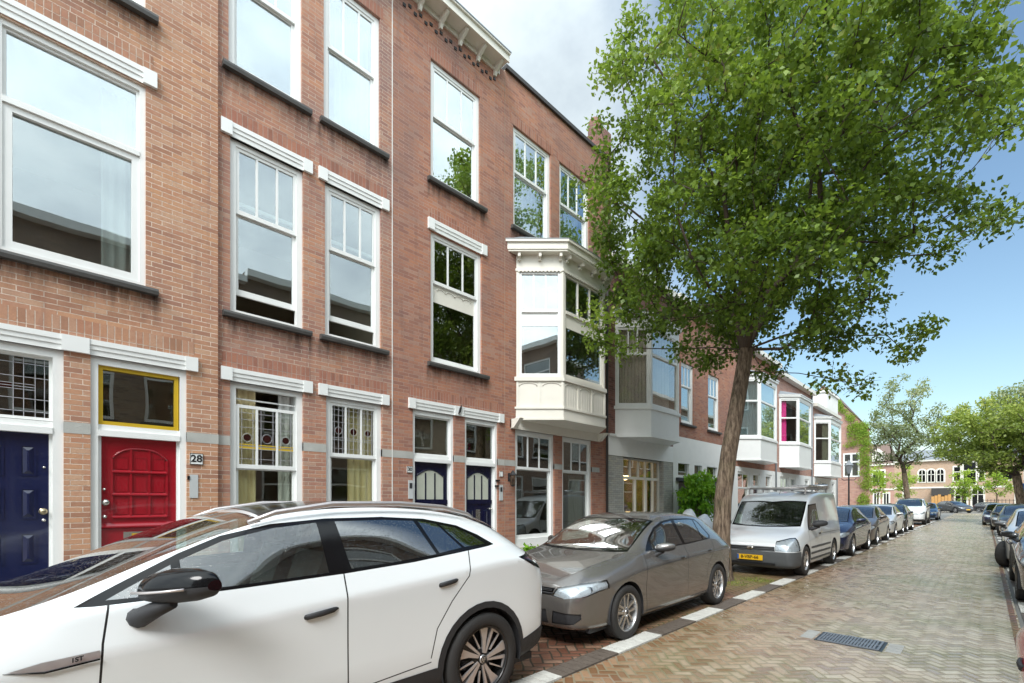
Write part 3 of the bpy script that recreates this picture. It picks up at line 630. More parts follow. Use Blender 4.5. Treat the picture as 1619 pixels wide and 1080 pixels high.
# ---- bays
S2 = .70711
def bay(parent, a0, L, d, z, style='ornate', curt=None, base_m='cream', gl=('glassw', 'glass'), cap=True, cheekmeet=None):
    """canted bay: a0 = where the near cheek meets the wall, L = front length, d = projection; z = dict of levels"""
    zb, za, zs, zm, zt, zc = z
    cw = d / S2
    F1 = Frame((XF, a0), (S2, S2), (S2, -S2)); F2 = Frame((XF + d, a0 + d), (0, 1), (1, 0)); F3 = Frame((XF + d, a0 + d + L), (-S2, S2), (S2, S2))
    def outline(e): # plan outline offset outward by e
        k = e * .4142
        return [(XF, a0 - e * 1.4142), (XF + d + e, a0 + d - k), (XF + d + e, a0 + d + L + k), (XF, a0 + 2 * d + L + e * 1.4142)]
    def slab(mb, e, z0, z1, mi=0):
        o = outline(e); n = 4; mb.add([(x, y, z0) for x, y in o] + [(x, y, z1) for x, y in o], [(3, 2, 1, 0), (4, 5, 6, 7)] + [(i, (i + 1) % 4, 4 + (i + 1) % 4, 4 + i) for i in range(4)], mi)
    b = MB()
    slab(b, 0, zb + .012, zs - .09); slab(b, .045, zs - .09, zs); slab(b, .03, zb, zb + .05)
    if style == 'ornate': slab(b, .04, za - .02, za + .025); slab(b, .012, zb + .05, za - .02)
    for Fx, w in ((F1, cw), (F2, L), (F3, cw)):
        n = 0.
        b.fbox(Fx, 0, .07, zs, zt, n - .1, n + .002); b.fbox(Fx, w - .07, w, zs, zt, n - .1, n + .002)
        if style == 'ornate':
            b.fbox(Fx, 0, .05, za + .025, zs - .09, n, n + .018); b.fbox(Fx, w - .05, w, za + .025, zs - .09, n, n + .018)
            k = 2 if w < 1.3 else 3
            for i in range(1, k): b.fbox(Fx, w * i / k - .02, w * i / k + .02, za + .025, zs - .09, n, n + .014)
            for i in range(k):
                c = w * (i + .5) / k; r = w / k * .38
                b.tube([Fx(c + r * math.cos(PI * q / 8), zs - .2 + .075 * math.sin(PI * q / 8), n + .006) for q in range(9)], .012, 5)
            for i in range(int(w / .09)): b.fbox(Fx, .06 + i * .09, .064 + i * .09, za + .03, zs - .22, n, n + .004)
    slab(b, 0, zt, zc - .3 if style == 'ornate' else zc - .12)
    bo = obj('bay_window', b, base_m, parent)
    m = zm
    for q, (Fx, w) in enumerate(((F1, cw), (F2, L), (F3, cw))):
        f = MB(); j0, j1 = .07, w - .07; n = 0.
        frame4(f, Fx, j0, j1, zs, zt, .05, n - .09, n - .02, .09, .06)
        f.fbox(Fx, j0 + .05, j1 - .05, m - .035, m + .035, n - .09, n - .005)
        if style == 'ornate': f.fbox(Fx, j0 + .05, j1 - .05, m - .34, m - .03, n - .07, n - .045)
        k = 3 if style == 'ornate' else (3 if q == 0 and style == 'bars' else 1)
        for i in range(1, k): a = j0 + .05 + (w - .24) * i / k; f.fbox(Fx, a - .016, a + .016, m + .03, zt - .06, n - .07, n - .03)
        obj('bay_frame', f, 'white' if q == 0 else base_m, bo)
        g = MB(); g.fbox(Fx, j0 + .04, j1 - .04, zs + .08, m - (.3 if style == 'ornate' else .03), n - .06, n - .055); obj('pane', g, gl[q > 0], bo)
        g = MB(); g.fbox(Fx, j0 + .04, j1 - .04, m + .02, zt - .05, n - .06, n - .055); obj('pane', g, gl[q > 0] if style != 'ornate' or q else 'glassw', bo)
        if curt and curt.get(q): p0, p1, cm = curt[q]; curtain(bo, Fx, j0 + (j1 - j0) * p0, j0 + (j1 - j0) * p1, zs + .05, zt, -.16, cm, .02, .1)
    # cornice
    cm = MB()
    if style == 'ornate':
        slab(cm, .02, zt + .0, zt + .05); slab(cm, .18, zc - .24, zc - .2); slab(cm, .20, zc - .2, zc - .05); slab(cm, .24, zc - .05, zc)
        slab(cm, .0, zc - .3, zc - .2)
        for Fx, w, ks in ((F1, cw, (.06, .5, .94)), (F2, L, (.06, .35, .65, .94)), (F3, cw, (.06, .5, .94))):
            for k in ks:
                a = w * k; cm.fbox(Fx, a - .03, a + .03, zc - .33, zc - .24, 0, .15); cm.fbox(Fx, a - .03, a + .03, zc - .38, zc - .3, 0, .06)
            for i in range(int(w / .085)): cm.fprism(Fx, [(.02 + i * .085, zt + .0), (.062 + i * .085, zt - .03), (.105 + i * .085, zt)], 0, .022)
    else: slab(cm, .07, zc - .12, zc - .03); slab(cm, .10, zc - .03, zc)
    co = obj('bay_cornice', cm, base_m, bo)
    if cap: r = MB(); slab(r, .245 if style == 'ornate' else .1, zc, zc + .02); o = outline(-.02); r.add([(x, y, zc + .02) for x, y in outline(.2 if style == 'ornate' else .05)] + [(XF, a0 + .1, zc + .22), (XF, a0 + 2 * d + L - .1, zc + .22)], [(0, 1, 4), (1, 2, 5, 4), (2, 3, 5)]); obj('bay_roof', r, 'lead', bo)
    # dark inside lining so that the bay opens into the room
    return bo
# ---- house D with the ornate bay
hD = thing('terraced_house', 'brown brick house with ornate cream bay window under a slate roofline', 'house', (XF, 9.2, 0))
opsD = [(7.60, 8.98, .55, 3.24), (9.28, 10.55, .55, 3.24), (7.54, 8.84, 7.80, 10.08), (9.17, 10.42, 7.80, 10.08), (7.9, 10.5, 4.4, 6.7)]
wall_ring(hD, FL, 7.276, 11.30, 11.15, 'brickC', opsD, 0)
stone_band(hD, FL, [(7.278, 7.60), (8.98, 9.28), (10.55, 10.9)], 0)
mb = MB(); mb.fbox(FL, 7.276, 11.30, 11.15, 11.24, -.3, .06); obj('parapet_capping', mb, 'slate', hD)
for a0, a1, c_ in ((7.60, 8.98, None), (9.28, 10.55, 1)):
    w = sash(hD, FL, a0, a1, .55, 3.24, 2.38, glass='glassd', lowglass='glassd', wallbot=.2)
    sill(hD, FL, a0 - .12, a1 + .12, .55, 0, .14, 'stone')
    if c_: curtain(w, FL, a0 + .55, a1 - .1, .7, 2.3, -.25, 'curtw', .015, .08)
for a0, a1 in ((7.54, 8.84), (9.17, 10.42)):
    w = sash(hD, FL, a0, a1, 7.80, 10.08, 9.12, glass='glassw'); sill(hD, FL, a0 - .08, a1 + .08, 7.80); soldier(hD, FL, a0 - .08, a1 + .08, 10.085, 10.32, 0, 'soldB'); curtain(w, FL, a0 + .1, a1 - .1, 7.85, 10, -.3, 'curtw')
bay(hD, 7.64, 1.66, .75, (3.45, 3.72, 4.42, 5.93, 6.82, 7.42), 'ornate', {1: (.0, .01, 'curtw')})
mb = MB(); mb.fbox(FL, 7.45, 10.9, 3.24, 3.45, -.1, .03); mb.fprism(Frame((XF, 7.45), (1, 0), (0, 1)), [(0, 3.25), (.1, 3.25), (.3, 3.45), (0, 3.45)], 0, .12); mb.fprism(Frame((XF, 10.78), (1, 0), (0, 1)), [(0, 3.25), (.1, 3.25), (.3, 3.45), (0, 3.45)], 0, .12); obj('bay_bearer', mb, 'cream', hD)
room(hD, FL, 7.276, 11.30, [.12, 3.9, 7.3, 11.15]); sidewalls(hD, FL, 7.276, 11.30, 11.15, -.02, 'brickD')
b = MB(); b.fbox(FL, 11.04, 11.46, 8.2, 12.0, -.9, .01); b = obj('chimney', b, 'brickD', hD); c = MB(); q = FL(11.25, 0, -.4); c.lathe([(.19, 12.0), (.2, 12.35), (.15, 12.5), (.08, 12.56), (0, 12.56)], (q[0], q[1], 0), 'z', 12); obj('chimney_pot', c, 'brickD', b)
dp = MB(); dp.tube([FL(11.2, .2, .05), FL(11.2, 7.9, .05)], .035, 8); obj('downpipe', dp, 'slate', hD)
# ---- house E: grey glazed brick ground floor, plain white bay
hE = thing('terraced_house', 'house with plain cream bay and glazed grey brick ground floor', 'house', (XF, 13.2, 0))
opsE = [(12.1, 14.55, .5, 2.92), (11.95, 14.5, 4.4, 6.7), (11.9, 13.1, 7.4, 8.0)]
wall_ring(hE, FL, 11.306, 15.2, 8.35, 'brickD', opsE, 0, z0=3.45)
wall_ring(hE, FL, 11.306, 15.2, 2.92, 'brickG', opsE, .01, thick=.25, name='glazed_wall')
mb = MB(); mb.fbox(FL, 11.306, 15.2, 2.92, 3.45, -.2, .03); mb.fbox(FL, 11.3, 11.62, 3.45, 3.52, -.1, .09); obj('fascia', mb, 'white', hE)
w = MB(); frame4(w, FL, 12.1, 14.55, .5, 2.92, .06, -.22, -.14); w.fbox(FL, 12.16, 14.49, 2.28, 2.36, -.22, -.14)
for a in (12.3, 13.0, 13.62, 14.1): w.fbox(FL, a, a + (.06 if a != 13.62 else .1), .56, 2.28, -.2, -.13)
for a in (12.72, 13.2, 13.62, 14.1): w.fbox(FL, a, a + .05, 2.36, 2.86, -.2, -.14)
w = obj('shopfront_window', w, 'cream', hE); pane(w, FL, 12.16, 14.49, .56, 2.86, -.18, 'glassd')
b = MB(); b.fbox(FL, 12.3, 13.6, 2.42, 2.5, -.5, -.4); b.fbox(FL, 12.2, 14.4, .6, 1.1, -.9, -.6); obj('shelf', b, 'curt', w)
mb = MB(); mb.fbox(FL, 11.5, 15.0, .13, 3.4, -2.0, -1.9); obj('partition', mb, 'curt', w)
for a_, z_ in ((12.9, 2.3), (14.0, 2.45)): mb = MB(); mb.sphere(FL(a_, z_, -1.1), .13, 12); obj('lit_lamp', mb, 'lit', w)
curtain(w, FL, 12.2, 12.55, .6, 2.9, -.45, 'curt'); curtain(w, FL, 14.15, 14.5, .6, 2.9, -.3, 'seat')
bay(hE, 11.68, 1.75, .73, (3.45, 3.5, 4.34, 5.85, 6.6, 7.0), 'bars', {0: (0, 1, 'curtg'), 1: (0, .8, 'curtg')}, 'white', ('glassl', 'glassl'))
room(hE, FL, 11.306, 15.2, [.12, 3.9, 7.3, 8.35]); sidewalls(hE, FL, 11.306, 15.2, 8.35, -.02, 'brickD')
mb = MB(); mb.fbox(FL, 11.306, 15.2, 8.35, 8.55, -.3, .25); obj('cornice', mb, 'cream', hE)
# ---- house F
hF = thing('terraced_house', 'brown brick house with white plastered ground floor behind the large tree', 'house', (XF, 18, 0))
opsF = [(15.85, 16.85, 4.35, 6.5), (18.12, 19.2, 4.35, 6.5), (15.5, 16.5, 2.45, 3.0), (16.8, 17.6, 2.45, 3.0), (17.9, 19.0, 2.45, 3.0), (15.6, 17.6, .1, 2.3), (18.4, 20.2, .8, 2.3)]
wall_ring(hF, FL, 15.206, 20.8, 8.4, 'brickC', opsF, 0, z0=3.85); wall_ring(hF, FL, 15.206, 20.8, 3.85, 'whitest', opsF, .02, name='plastered_wall')
for a0, a1 in ((15.85, 16.85), (18.12, 19.2)): w = sash(hF, FL, a0, a1, 4.35, 6.5, 5.7); sill(hF, FL, a0 - .1, a1 + .1, 4.35); curtain(w, FL, a0 + .1, a0 + .4, 4.4, 6.4, -.25, 'curtw')
for a0, a1 in ((15.5, 16.5), (16.8, 17.6), (17.9, 19.0)):
    w = MB(); frame4(w, FL, a0, a1, 2.45, 3.0, .07, -.1, .02); w = obj('window', w, 'white', hF); pane(w, FL, a0 + .07, a1 - .07, 2.52, 2.93, -.06, 'glassd'); mb = MB(); mb.fbox(FL, a0 + .07, a1 - .07, 2.52, 2.93, -.12, -.11); obj('blind', mb, 'frost', w)
mb = MB(); mb.fbox(FL, 15.4, 19.4, 2.3, 2.42, -.05, .12); mb = obj('canopy', mb, 'seat', hF)
d = MB(); d.fbox(FL, 15.65, 16.55, .12, 2.28, -.12, -.06); d.fbox(FL, 16.65, 17.55, .12, 2.28, -.12, -.06)
for a in (15.75, 16.75): frame4(d, FL, a, a + .7, 1.2, 2.1, .03, -.06, -.045); frame4(d, FL, a, a + .7, .3, 1.05, .03, -.06, -.045)
obj('door', d, 'black', hF); w = sash(hF, FL, 18.4, 20.2, .8, 2.3, 1.9, .02)
room(hF, FL, 15.206, 20.8, [.12, 3.9, 8.4]); sidewalls(hF, FL, 15.206, 20.8, 8.4, -.02, 'brickC')
mb = MB(); mb.fbox(FL, 15.206, 20.8, 8.4, 8.6, -.3, .3); obj('cornice', mb, 'cream', hF)
# ---- G, H, I: three white bays
def bayhouse(a0, a1, b0, L, zs, label, m, curt, top, gl=('glassw', 'glass')):
    h = thing('terraced_house', label, 'house', (XF, (a0 + a1) / 2, 0))
    ops = [(b0 + .3, b0 + L + 1.1, zs[2] + .1, zs[4] - .1), (b0 + .1, b0 + 1.6, .9, 2.9), (b0 + 2.0, b0 + 2.9, .1, 2.9), (a1 - 1.6, a1 - .7, .1, 2.9)]
    wall_ring(h, FL, a0, a1, top, m, ops, 0, z0=3.1); wall_ring(h, FL, a0, a1, 3.1, 'whitest' if top < 8.3 or m == 'brickC' else m, ops, .02, name='plastered_wall')
    w = sash(h, FL, b0 + .1, b0 + 1.6, .9, 2.9, 2.2, .02, 2, 'glassd'); curtain(w, FL, b0 + .2, b0 + .7, .9, 2.8, -.3, 'curt'); mb = MB(); mb.fbox(FL, b0 + .6, b0 + 1.4, 1.0, 2.0, -.8, -.6); obj('cupboard', mb, 'wood', w)
    if m == 'brickC': mb = MB(); mb.sphere(FL(b0 + .7, 2.5, -.9), .14, 12); obj('lit_lamp', mb, 'lit', w)
    for q0, q1 in ((b0 + 2.0, b0 + 2.9), (a1 - 1.6, a1 - .7)):
        door_case(h, FL, q0, q1, .12, 2.2, 2.9, .02); d = panels_door(h, FL, q0 + .1, q1 - .1, .14, 2.2, -.08, 'blue2' if q0 < a1 - 2 else 'white', 'navy6')
        pane(h, FL, q0 + .1, q1 - .1, 2.35, 2.8, -.09, 'glassd', 'transom_window')
    bay(h, b0, L, .73, zs, 'plain', curt, 'white', gl)
    mb = MB(); mb.fbox(FL, a0, a1, top, top + .2, -.3, .3); obj('cornice', mb, 'cream', h)
    room(h, FL, a0, a1, [.12, 3.9, top]); sidewalls(h, FL, a0, a1, top, -.02, m)
    dp = MB(); dp.tube([FL(a1 - .15, .2, .06), FL(a1 - .15, top, .06)], .04, 6); obj('downpipe', dp, 'lead', h)
    w = sash(h, FL, a1 - 1.7, a1 - .7, 4.3, 6.4, 5.6) if a1 - b0 - L - 1.5 > 2 else None
    return h
bayhouse(20.806, 26.4, 21.05, 2.2, (3.35, 3.4, 4.35, 5.9, 6.8, 7.1), 'house with wide white bay and net curtains just right of the big tree trunk', 'brickC', {0: (0, 1, 'curtw'), 1: (0, 1, 'curtw')}, 8.3)
bayhouse(26.406, 33.4, 26.97, 2.4, (3.35, 3.4, 4.6, 5.9, 6.85, 7.1), 'house whose white bay window shows a bright pink curtain', 'brickP', {0: (0, .42, 'curtp')}, 8.0, ('glassc', 'glass'))
bayhouse(33.406, 40.3, 34.0, 3.0, (3.15, 3.4, 4.05, 5.5, 6.5, 6.85), 'last house of the left row with tall white corniced bay', 'brickP', {0: (.6, 1, 'curtw')}, 7.4, ('glassd', 'glassw'))
# ---- corner house J beyond the side street, ivy on its gable
hJ = thing('corner_house', 'pink brick corner house with ivy climbing its gable and white cross window', 'house', (-9.5, 53.8, 0))
FJ = Frame((-7.5, 53.8), (-1, 0), (0, -1))     # a runs to the left
mb = MB(); wall_open(mb, FJ, 0, 7.2, 0, 8.2, [(.72, 2.0, 3.85, 6.1), (3.2, 3.9, .1, 2.3)], 0, .12)
mb.add([FJ(0, 8.2, 0), FJ(7.2, 8.2, 0), FJ(3.6, 12.8, 0)], [(0, 1, 2)])
mb.quad((-7.5, 53.8, 0), (-9.3, 60, 0), (-9.3, 60, 8.2), (-7.5, 53.8, 8.2)); mb.quad((-14.7, 53.8, 0), (-14.7, 60, 0), (-14.7, 60, 8.2), (-14.7, 53.8, 8.2)); mb.quad((-9.3, 60, 0), (-14.7, 60, 0), (-14.7, 60, 8.2), (-9.3, 60, 8.2))
obj('wall', mb, 'brickP', hJ)
mb = MB(); mb.quad((-7.4, 53.7, 8.15), (-9.2, 60, 8.15), (-11.1, 60, 12.85), (-11.1, 53.7, 12.85)); mb.quad((-14.8, 53.7, 8.15), (-14.8, 60, 8.15), (-11.1, 60, 12.85), (-11.1, 53.7, 12.85)); mb.add([(-9.3, 60, 8.2), (-14.7, 60, 8.2), (-11.1, 60, 12.8)], [(0, 1, 2)]); obj('roof', mb, 'tile', hJ)
w = MB(); frame4(w, FJ, .72, 2.0, 3.85, 6.1, .13, -.1, .03); w.fbox(FJ, 1.28, 1.44, 3.98, 5.97, -.1, .02); w.fbox(FJ, .85, 1.87, 5.2, 5.34, -.1, .025); w = obj('window', w, 'white', hJ); pane(w, FJ, .85, 1.87, 3.98, 5.97, -.05, 'glassd')
w = MB(); w.fbox(FJ, 3.2, 3.9, .1, 2.3, -.1, -.02); obj('door', w, 'white', hJ)
mb = MB(); mb.quad(FJ(.3, 0, -.6), FJ(7, 0, -.6), FJ(7, 8, -.6), FJ(.3, 8, -.6)); obj('interior', mb, 'room', hJ)
# attic block with pale weatherboard over the last bay house
hK = thing('dormer_extension', 'pale boarded rooftop extension above the last bay of the left row', 'rooftop extension', (-9.2, 43.5, 7.6))
mb = MB(); mb.box(-12, -8.2, 40.8, 44.5, 0, 9.6); mb.box(-12.1, -8.1, 40.7, 44.6, 9.6, 9.75); obj('cladding', mb, 'whitest', hK)
mb = MB(); mb.box(-11.2, -9.2, 40.74, 40.8, 7.8, 9.2); w = obj('window', mb, 'white', hK); mb = MB(); mb.box(-11.1, -9.3, 40.72, 40.74, 7.9, 9.1); obj('pane', mb, 'glassw', w)
# ---- opposite row, seen mainly mirrored in the windows
FO = Frame((4.98, 0), (0, 1), (-1, 0))
def opp(a0, w, top, label, m='brickO'):
    h = thing('opposite_house', label, 'house', (4.98, a0 + w / 2, 0))
    ops = []
    for q0 in (a0 + .6, a0 + w / 2 + .3):
        for z0, z1 in ((.8, 3.1), (4.3, 6.6), (7.7, 9.7)):
            if z1 < top - .5: ops.append((q0, q0 + w / 2 - 1.1, z0, z1))
    wall_ring(h, FO, a0, a0 + w, top, m, ops, 0)
    for q0, q1, z0, z1 in ops:
        f = MB(); frame4(f, FO, q0, q1, z0, z1, .09, -.13, -.04); f.fbox(FO, q0 + .09, q1 - .09, z0 + (z1 - z0) * .64, z0 + (z1 - z0) * .64 + .07, -.13, -.04); f = obj('window', f, 'white', h); pane(f, FO, q0 + .08, q1 - .08, z0 + .08, z1 - .08, -.09, 'glassd')
        sill(h, FO, q0 - .1, q1 + .1, z0)
    room(h, FO, a0, a0 + w, [.12, 3.9, 7.3, top]); mb = MB(); mb.fbox(FO, a0, a0 + w, top - .25, top, -.1, .35); obj('cornice', mb, 'white', h); sidewalls(h, FO, a0, a0 + w, top, -.02, m)
y = -14.
for i, (w, t) in enumerate(((6.6, 10.3), (6.2, 10.6), (6.8, 10.2), (6.0, 10.5), (6.6, 10.4), (7, 10.4), (6.6, 9.6), (6.4, 10.2), (7, 10.4), (6.5, 10.4))):
    nm = ['first', 'second', 'third', 'fourth', 'fifth', 'sixth', 'seventh', 'eighth', 'ninth', 'tenth'][i]
    opp(y, w, t, nm + ' dark brick house along the right-hand pavement, counted from behind the camera'); y += w
# ------------------------------------------------------------------ ground
def sheet(name, x0, x1, y0, y1, z, m, kind='structure', hole=None, div=1):
    mb = MB(); mb.quad((x0, y0, z), (x1, y0, z), (x1, y1, z), (x0, y1, z)); o = obj(name, mb, m); return tag(recentre(o), kind=kind)
sheet('ground', -400, 400, -300, 700, -.012, 'ground')
sheet('road', -2.72, .32, -30, 84, .004, 'road')
sheet('parking_lane', -4.94, -2.98, -30, 52, .002, 'park'); 
tag(bpy.data.objects['parking_lane'], kind='structure')
sheet('parking_lane', .52, 2.6, -30, 75, .002, 'park')
mb = MB(); mb.box(-7.5, -5.06, -30, 52, -.05, .11); mb.f.pop(); tag(recentre(obj('pavement', mb, 'walk')), kind='structure')
mb = MB(); mb.box(2.72, 4.98, -30, 60, -.05, .11); tag(recentre(obj('pavement', mb, 'walk')), kind='structure')
mb = MB()
for i in range(81): mb.box(-5.06, -4.94, -29 + i, -28.006 + i, -.05, .12)
for i in range(81): mb.box(2.6, 2.72, -29 + i, -28.006 + i, -.05, .12)
tag(recentre(obj('kerb', mb, 'kerb')), kind='structure')
mb = MB()
y = 4.35 - 1.9 * 8
i = 0
def blocks(mb, x0, x1, ya, yb, z, mi, w=.105, g=.008):
    k = int(round((yb - ya) / w)); s = (yb - ya) / k
    for q in range(k):
        jz = z + random.uniform(-.0015, .0015)
        mb.box(x0 + g, x1 - g, ya + q * s + g / 2, ya + (q + 1) * s - g / 2, -.01, jz, mi)
while y < 50:
    blocks(mb, -2.98, -2.74, y, y + .95, .008, 0, .105 if y < 25 else .95); blocks(mb, -2.98, -2.74, y + .95, y + 1.9, .007, 1, .105 if y < 25 else .95)
    blocks(mb, .36, .52, y, y + 1.0, .008, 0, .105 if y < 25 else 1.); blocks(mb, .36, .52, y + 1.0, y + 1.9, .007, 1, .1 if y < 25 else .9)
    y += 1.9
tag(recentre(obj('parking_line', mb, ['markw', 'markd'])), kind='structure')
mb = MB()
for i in range(500):
    y = -10 + i * .212
    if y > 82: break
    mb.box(.24, .30, y, y + .205, -.01, .009 + random.uniform(-.002, .002))
tag(recentre(obj('gutter', mb, 'park')), kind='structure')
# moss tufts around the tree foot
def tufts(name, pts, h, n, m, label=None):
    vs = []; fs = []; rn = []
    for (x, y, z, r) in pts:
        for _ in range(n):
            a = random.uniform(0, 2 * PI); q = r * math.sqrt(random.random()); px, py = x + q * math.cos(a), y + q * math.sin(a)
            b = random.uniform(0, 2 * PI); l = h * random.uniform(.4, 1); dx, dy = math.cos(b) * .006, math.sin(b) * .006; o = len(vs)
            vs += [(px - dx, py - dy, z), (px + dx, py + dy, z), (px + random.uniform(-1, 1) * l * .6, py + random.uniform(-1, 1) * l * .6, z + l)]
            fs.append((o, o + 1, o + 2)); c = random.random(); rn += [c, c, c]
    mb = MB(); mb.add(vs, fs); return obj(name, mb, m, None, rn)
g = recentre(tufts('moss_and_grass', [(-3.84, 9.88, .004, .38), (-3.5, 9.6, .004, .3), (-3.3, 10.4, .004, .3)], .03, 260, 'leaf')); tag(g, kind='stuff', label='short moss and grass on the ground round the big tree foot', cat='grass')
# drain cover
dr = thing('drain_grate', 'rectangular cast iron drain grate set in the brick road', 'drain grate', (-1.095, 6.61, 0))
b = MB(); x0, x1, y0, y1 = -1.38, -.81, 6.40, 6.82
b.box(x0 - .03, x1 + .03, y0 - .03, y1 + .03, -.01, .006, 1)
for p in ((x0, x1, y0 - .0, y0 + .02), (x0, x1, y1 - .02, y1), (x0, x0 + .02, y0 + .02, y1 - .02), (x1 - .02, x1, y0 + .02, y1 - .02)): b.box(*p, .0, .016)
k = 17
for i in range(k): a = x0 + .03 + (x1 - x0 - .06) * i / k; b.box(a, a + .019, y0 + .02, y1 - .02, 0, .015)
b.box(x0 + .02, x1 - .02, (y0 + y1) / 2 - .01, (y0 + y1) / 2 + .01, 0, .014)
obj('grate', b, ['grate', 'black'], dr)
for q in (-.76, -1.56):
    b = MB()
    for i in range(4): b.box(q, q + .13, 6.40 + .105 * i, 6.497 + .105 * i, 0, .009)
    obj('surround_block', b, 'kerb', dr)
# ------------------------------------------------------------------ trees and plants
def leaves(centres, n, rad, size, colb, droop=.25, flat=.75):
    """many small folded leaf faces scattered in clumps; returns arrays"""
    V = []; R = []
    for (c, r, cb) in centres:
        m = int(n * random.uniform(.6, 1.4)); d = np.random.normal(size=(m, 3)); d /= np.linalg.norm(d, axis=1)[:, None]
        p = np.array(c) + d * (r * np.random.rand(m, 1) ** .45) * np.array([1, 1, flat])
        ax = np.random.normal(size=(m, 3)); ax[:, 2] -= droop * 2; ax /= np.linalg.norm(ax, axis=1)[:, None]
        up = np.random.normal(size=(m, 3)) * .75 + np.array([0, 0, 1]); sd = np.cross(ax, up); sd /= np.linalg.norm(sd, axis=1)[:, None] + 1e-9
        nn = np.cross(sd, ax); s = size * np.random.uniform(.6, 1.25, (m, 1))
        V.append(np.stack([p, p + ax * s * .45 + sd * s * .34 + nn * s * .1, p + ax * s, p + ax * s * .45 - sd * s * .34 + nn * s * .1], 1).reshape(-1, 3))
        R.append(np.repeat(np.clip(cb + np.random.normal(0, .16, m), 0, 1), 4))
    return np.concatenate(V), np.concatenate(R)
def leaf_obj(name, V, R, m, parent):
    k = len(V) // 4; me = bpy.data.meshes.new(name); o3 = np.array(ORG[parent.name]) if parent else 0
    me.vertices.add(len(V)); me.vertices.foreach_set('co', (V - o3).ravel())
    me.loops.add(k * 4); me.loops.foreach_set('vertex_index', np.arange(k * 4, dtype=np.int32))
    me.polygons.add(k); me.polygons.foreach_set('loop_start', np.arange(0, k * 4, 4, dtype=np.int32))
    me.update(calc_edges=True); at = me.attributes.new('rnd', 'FLOAT', 'POINT'); at.data.foreach_set('value', R.astype(np.float32))
    me.materials.append(MT[m]); o = bpy.data.objects.new(name, me); COL.objects.link(o)
    if parent: o.parent = parent; ORG[o.name] = tuple(o3)
    return o
def tree(name, label, base, trunk, rtrunk, cc, rad, nc, nl, lsize, m='leaf', clump=.5, group=None, seed=1, extra=None, shell=.42, top=None, lobes=None, cat='tree', sides=10, bright=.35):
    random.seed(seed); np.random.seed(seed)
    t = thing(name, label, cat, base, group)
    nodes = [Vector(p) for p in trunk]; par = [max(0, i - 1) for i in range(len(nodes))]; load = [0.] * len(nodes); fork = len(nodes) - 1
    cl = []
    lob = lobes or [(random.gauss(0, 1), random.gauss(0, 1), random.gauss(0, .8), random.uniform(.1, .28)) for _ in range(9)]
    tries = 0
    while len(cl) < nc and tries < nc * 60:
        tries += 1
        d = Vector((random.gauss(0, 1), random.gauss(0, 1), random.gauss(0, 1))).normalized(); r = random.random() ** shell
        k = 1. + sum(w * max(0, d.dot(Vector((a, b, c)).normalized()) - .55) * 1.6 for a, b, c, w in lob)
        p = Vector((cc[0] + d.x * rad[0] * r * k, cc[1] + d.y * rad[1] * r * k, cc[2] + d.z * rad[2] * r * k))
        if top and not top(p): continue
        if any((p - q[0]).length < clump * .62 for q in cl): continue
        cl.append((p, d.z * r, r))
    for e in (extra or []): cl.append((Vector(e), 0., 1.))
    f = nodes[fork]; cl.sort(key=lambda q: (q[0] - f).length)
    cen = []
    for p, dz, r in cl:
        best = min(range(max(0, fork - 1), len(nodes)), key=lambda i: (p - nodes[i]).length + .45 * (nodes[i] - f).length + (1.2 if nodes[i].z > p.z + .3 else 0))
        L = (p - nodes[best]).length; k = max(1, int(L / .55)); prev = best
        a = nodes[best].copy()
        for j in range(1, k + 1):
            q = a.lerp(p, j / k); 
            if j < k: q += Vector((random.uniform(-1, 1), random.uniform(-1, 1), random.uniform(-.2, 1))) * .09 * L * .5
            nodes.append(q); par.append(prev); load.append(0.); prev = len(nodes) - 1
        w = prev
        while w > 0: load[w] += 1.; w = par[w]
        load[0] += 1
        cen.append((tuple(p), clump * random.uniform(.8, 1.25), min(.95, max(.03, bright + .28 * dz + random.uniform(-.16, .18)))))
    tot = max(load)
    def rr(i): return max(.007, rtrunk * .8 * (max(load[i], .3) / tot) ** .5)
    b = MB(); b.tube(trunk, [rtrunk * (1.45 if i == 0 else 1.12 if i == 1 else 1. - .04 * i) for i in range(len(trunk))], 16, cap=False)
    kids = {}
    for i in range(fork + 1, len(nodes)): kids.setdefault(par[i], []).append(i)
    stack = [(c, par[c]) for i in range(0, fork + 1) for c in kids.get(i, [])]
    while stack:   # follow each branch along its heaviest child
        c, p0 = stack.pop(); pts = [nodes[p0], nodes[c]]; rs = [min(rr(c) * 1.15, rtrunk * .8), rr(c)]; cur = c
        while kids.get(cur):
            ks = sorted(kids[cur], key=lambda q: -load[q]); nx = ks[0]
            for o_ in ks[1:]: stack.append((o_, cur))
            pts.append(nodes[nx]); rs.append(rr(nx)); cur = nx
        b.tube(pts, rs, 7 if rs[0] > .03 else 4, 1, cap=False)
    # fine twigs inside every clump
    for c, r, cb in cen:
        for _ in range(4 if nl > 60 else 1):
            d = Vector((random.gauss(0, 1), random.gauss(0, 1), random.gauss(.1, .6))).normalized() * r * .9
            b.tube([c, Vector(c) + d * .5 + Vector((0, 0, .03)), Vector(c) + d], [.007, .005, .002], 3, 1, cap=False)
    obj('trunk', b, ['bark', 'barkd'], t)
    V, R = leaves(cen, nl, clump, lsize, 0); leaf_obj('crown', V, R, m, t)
    return t
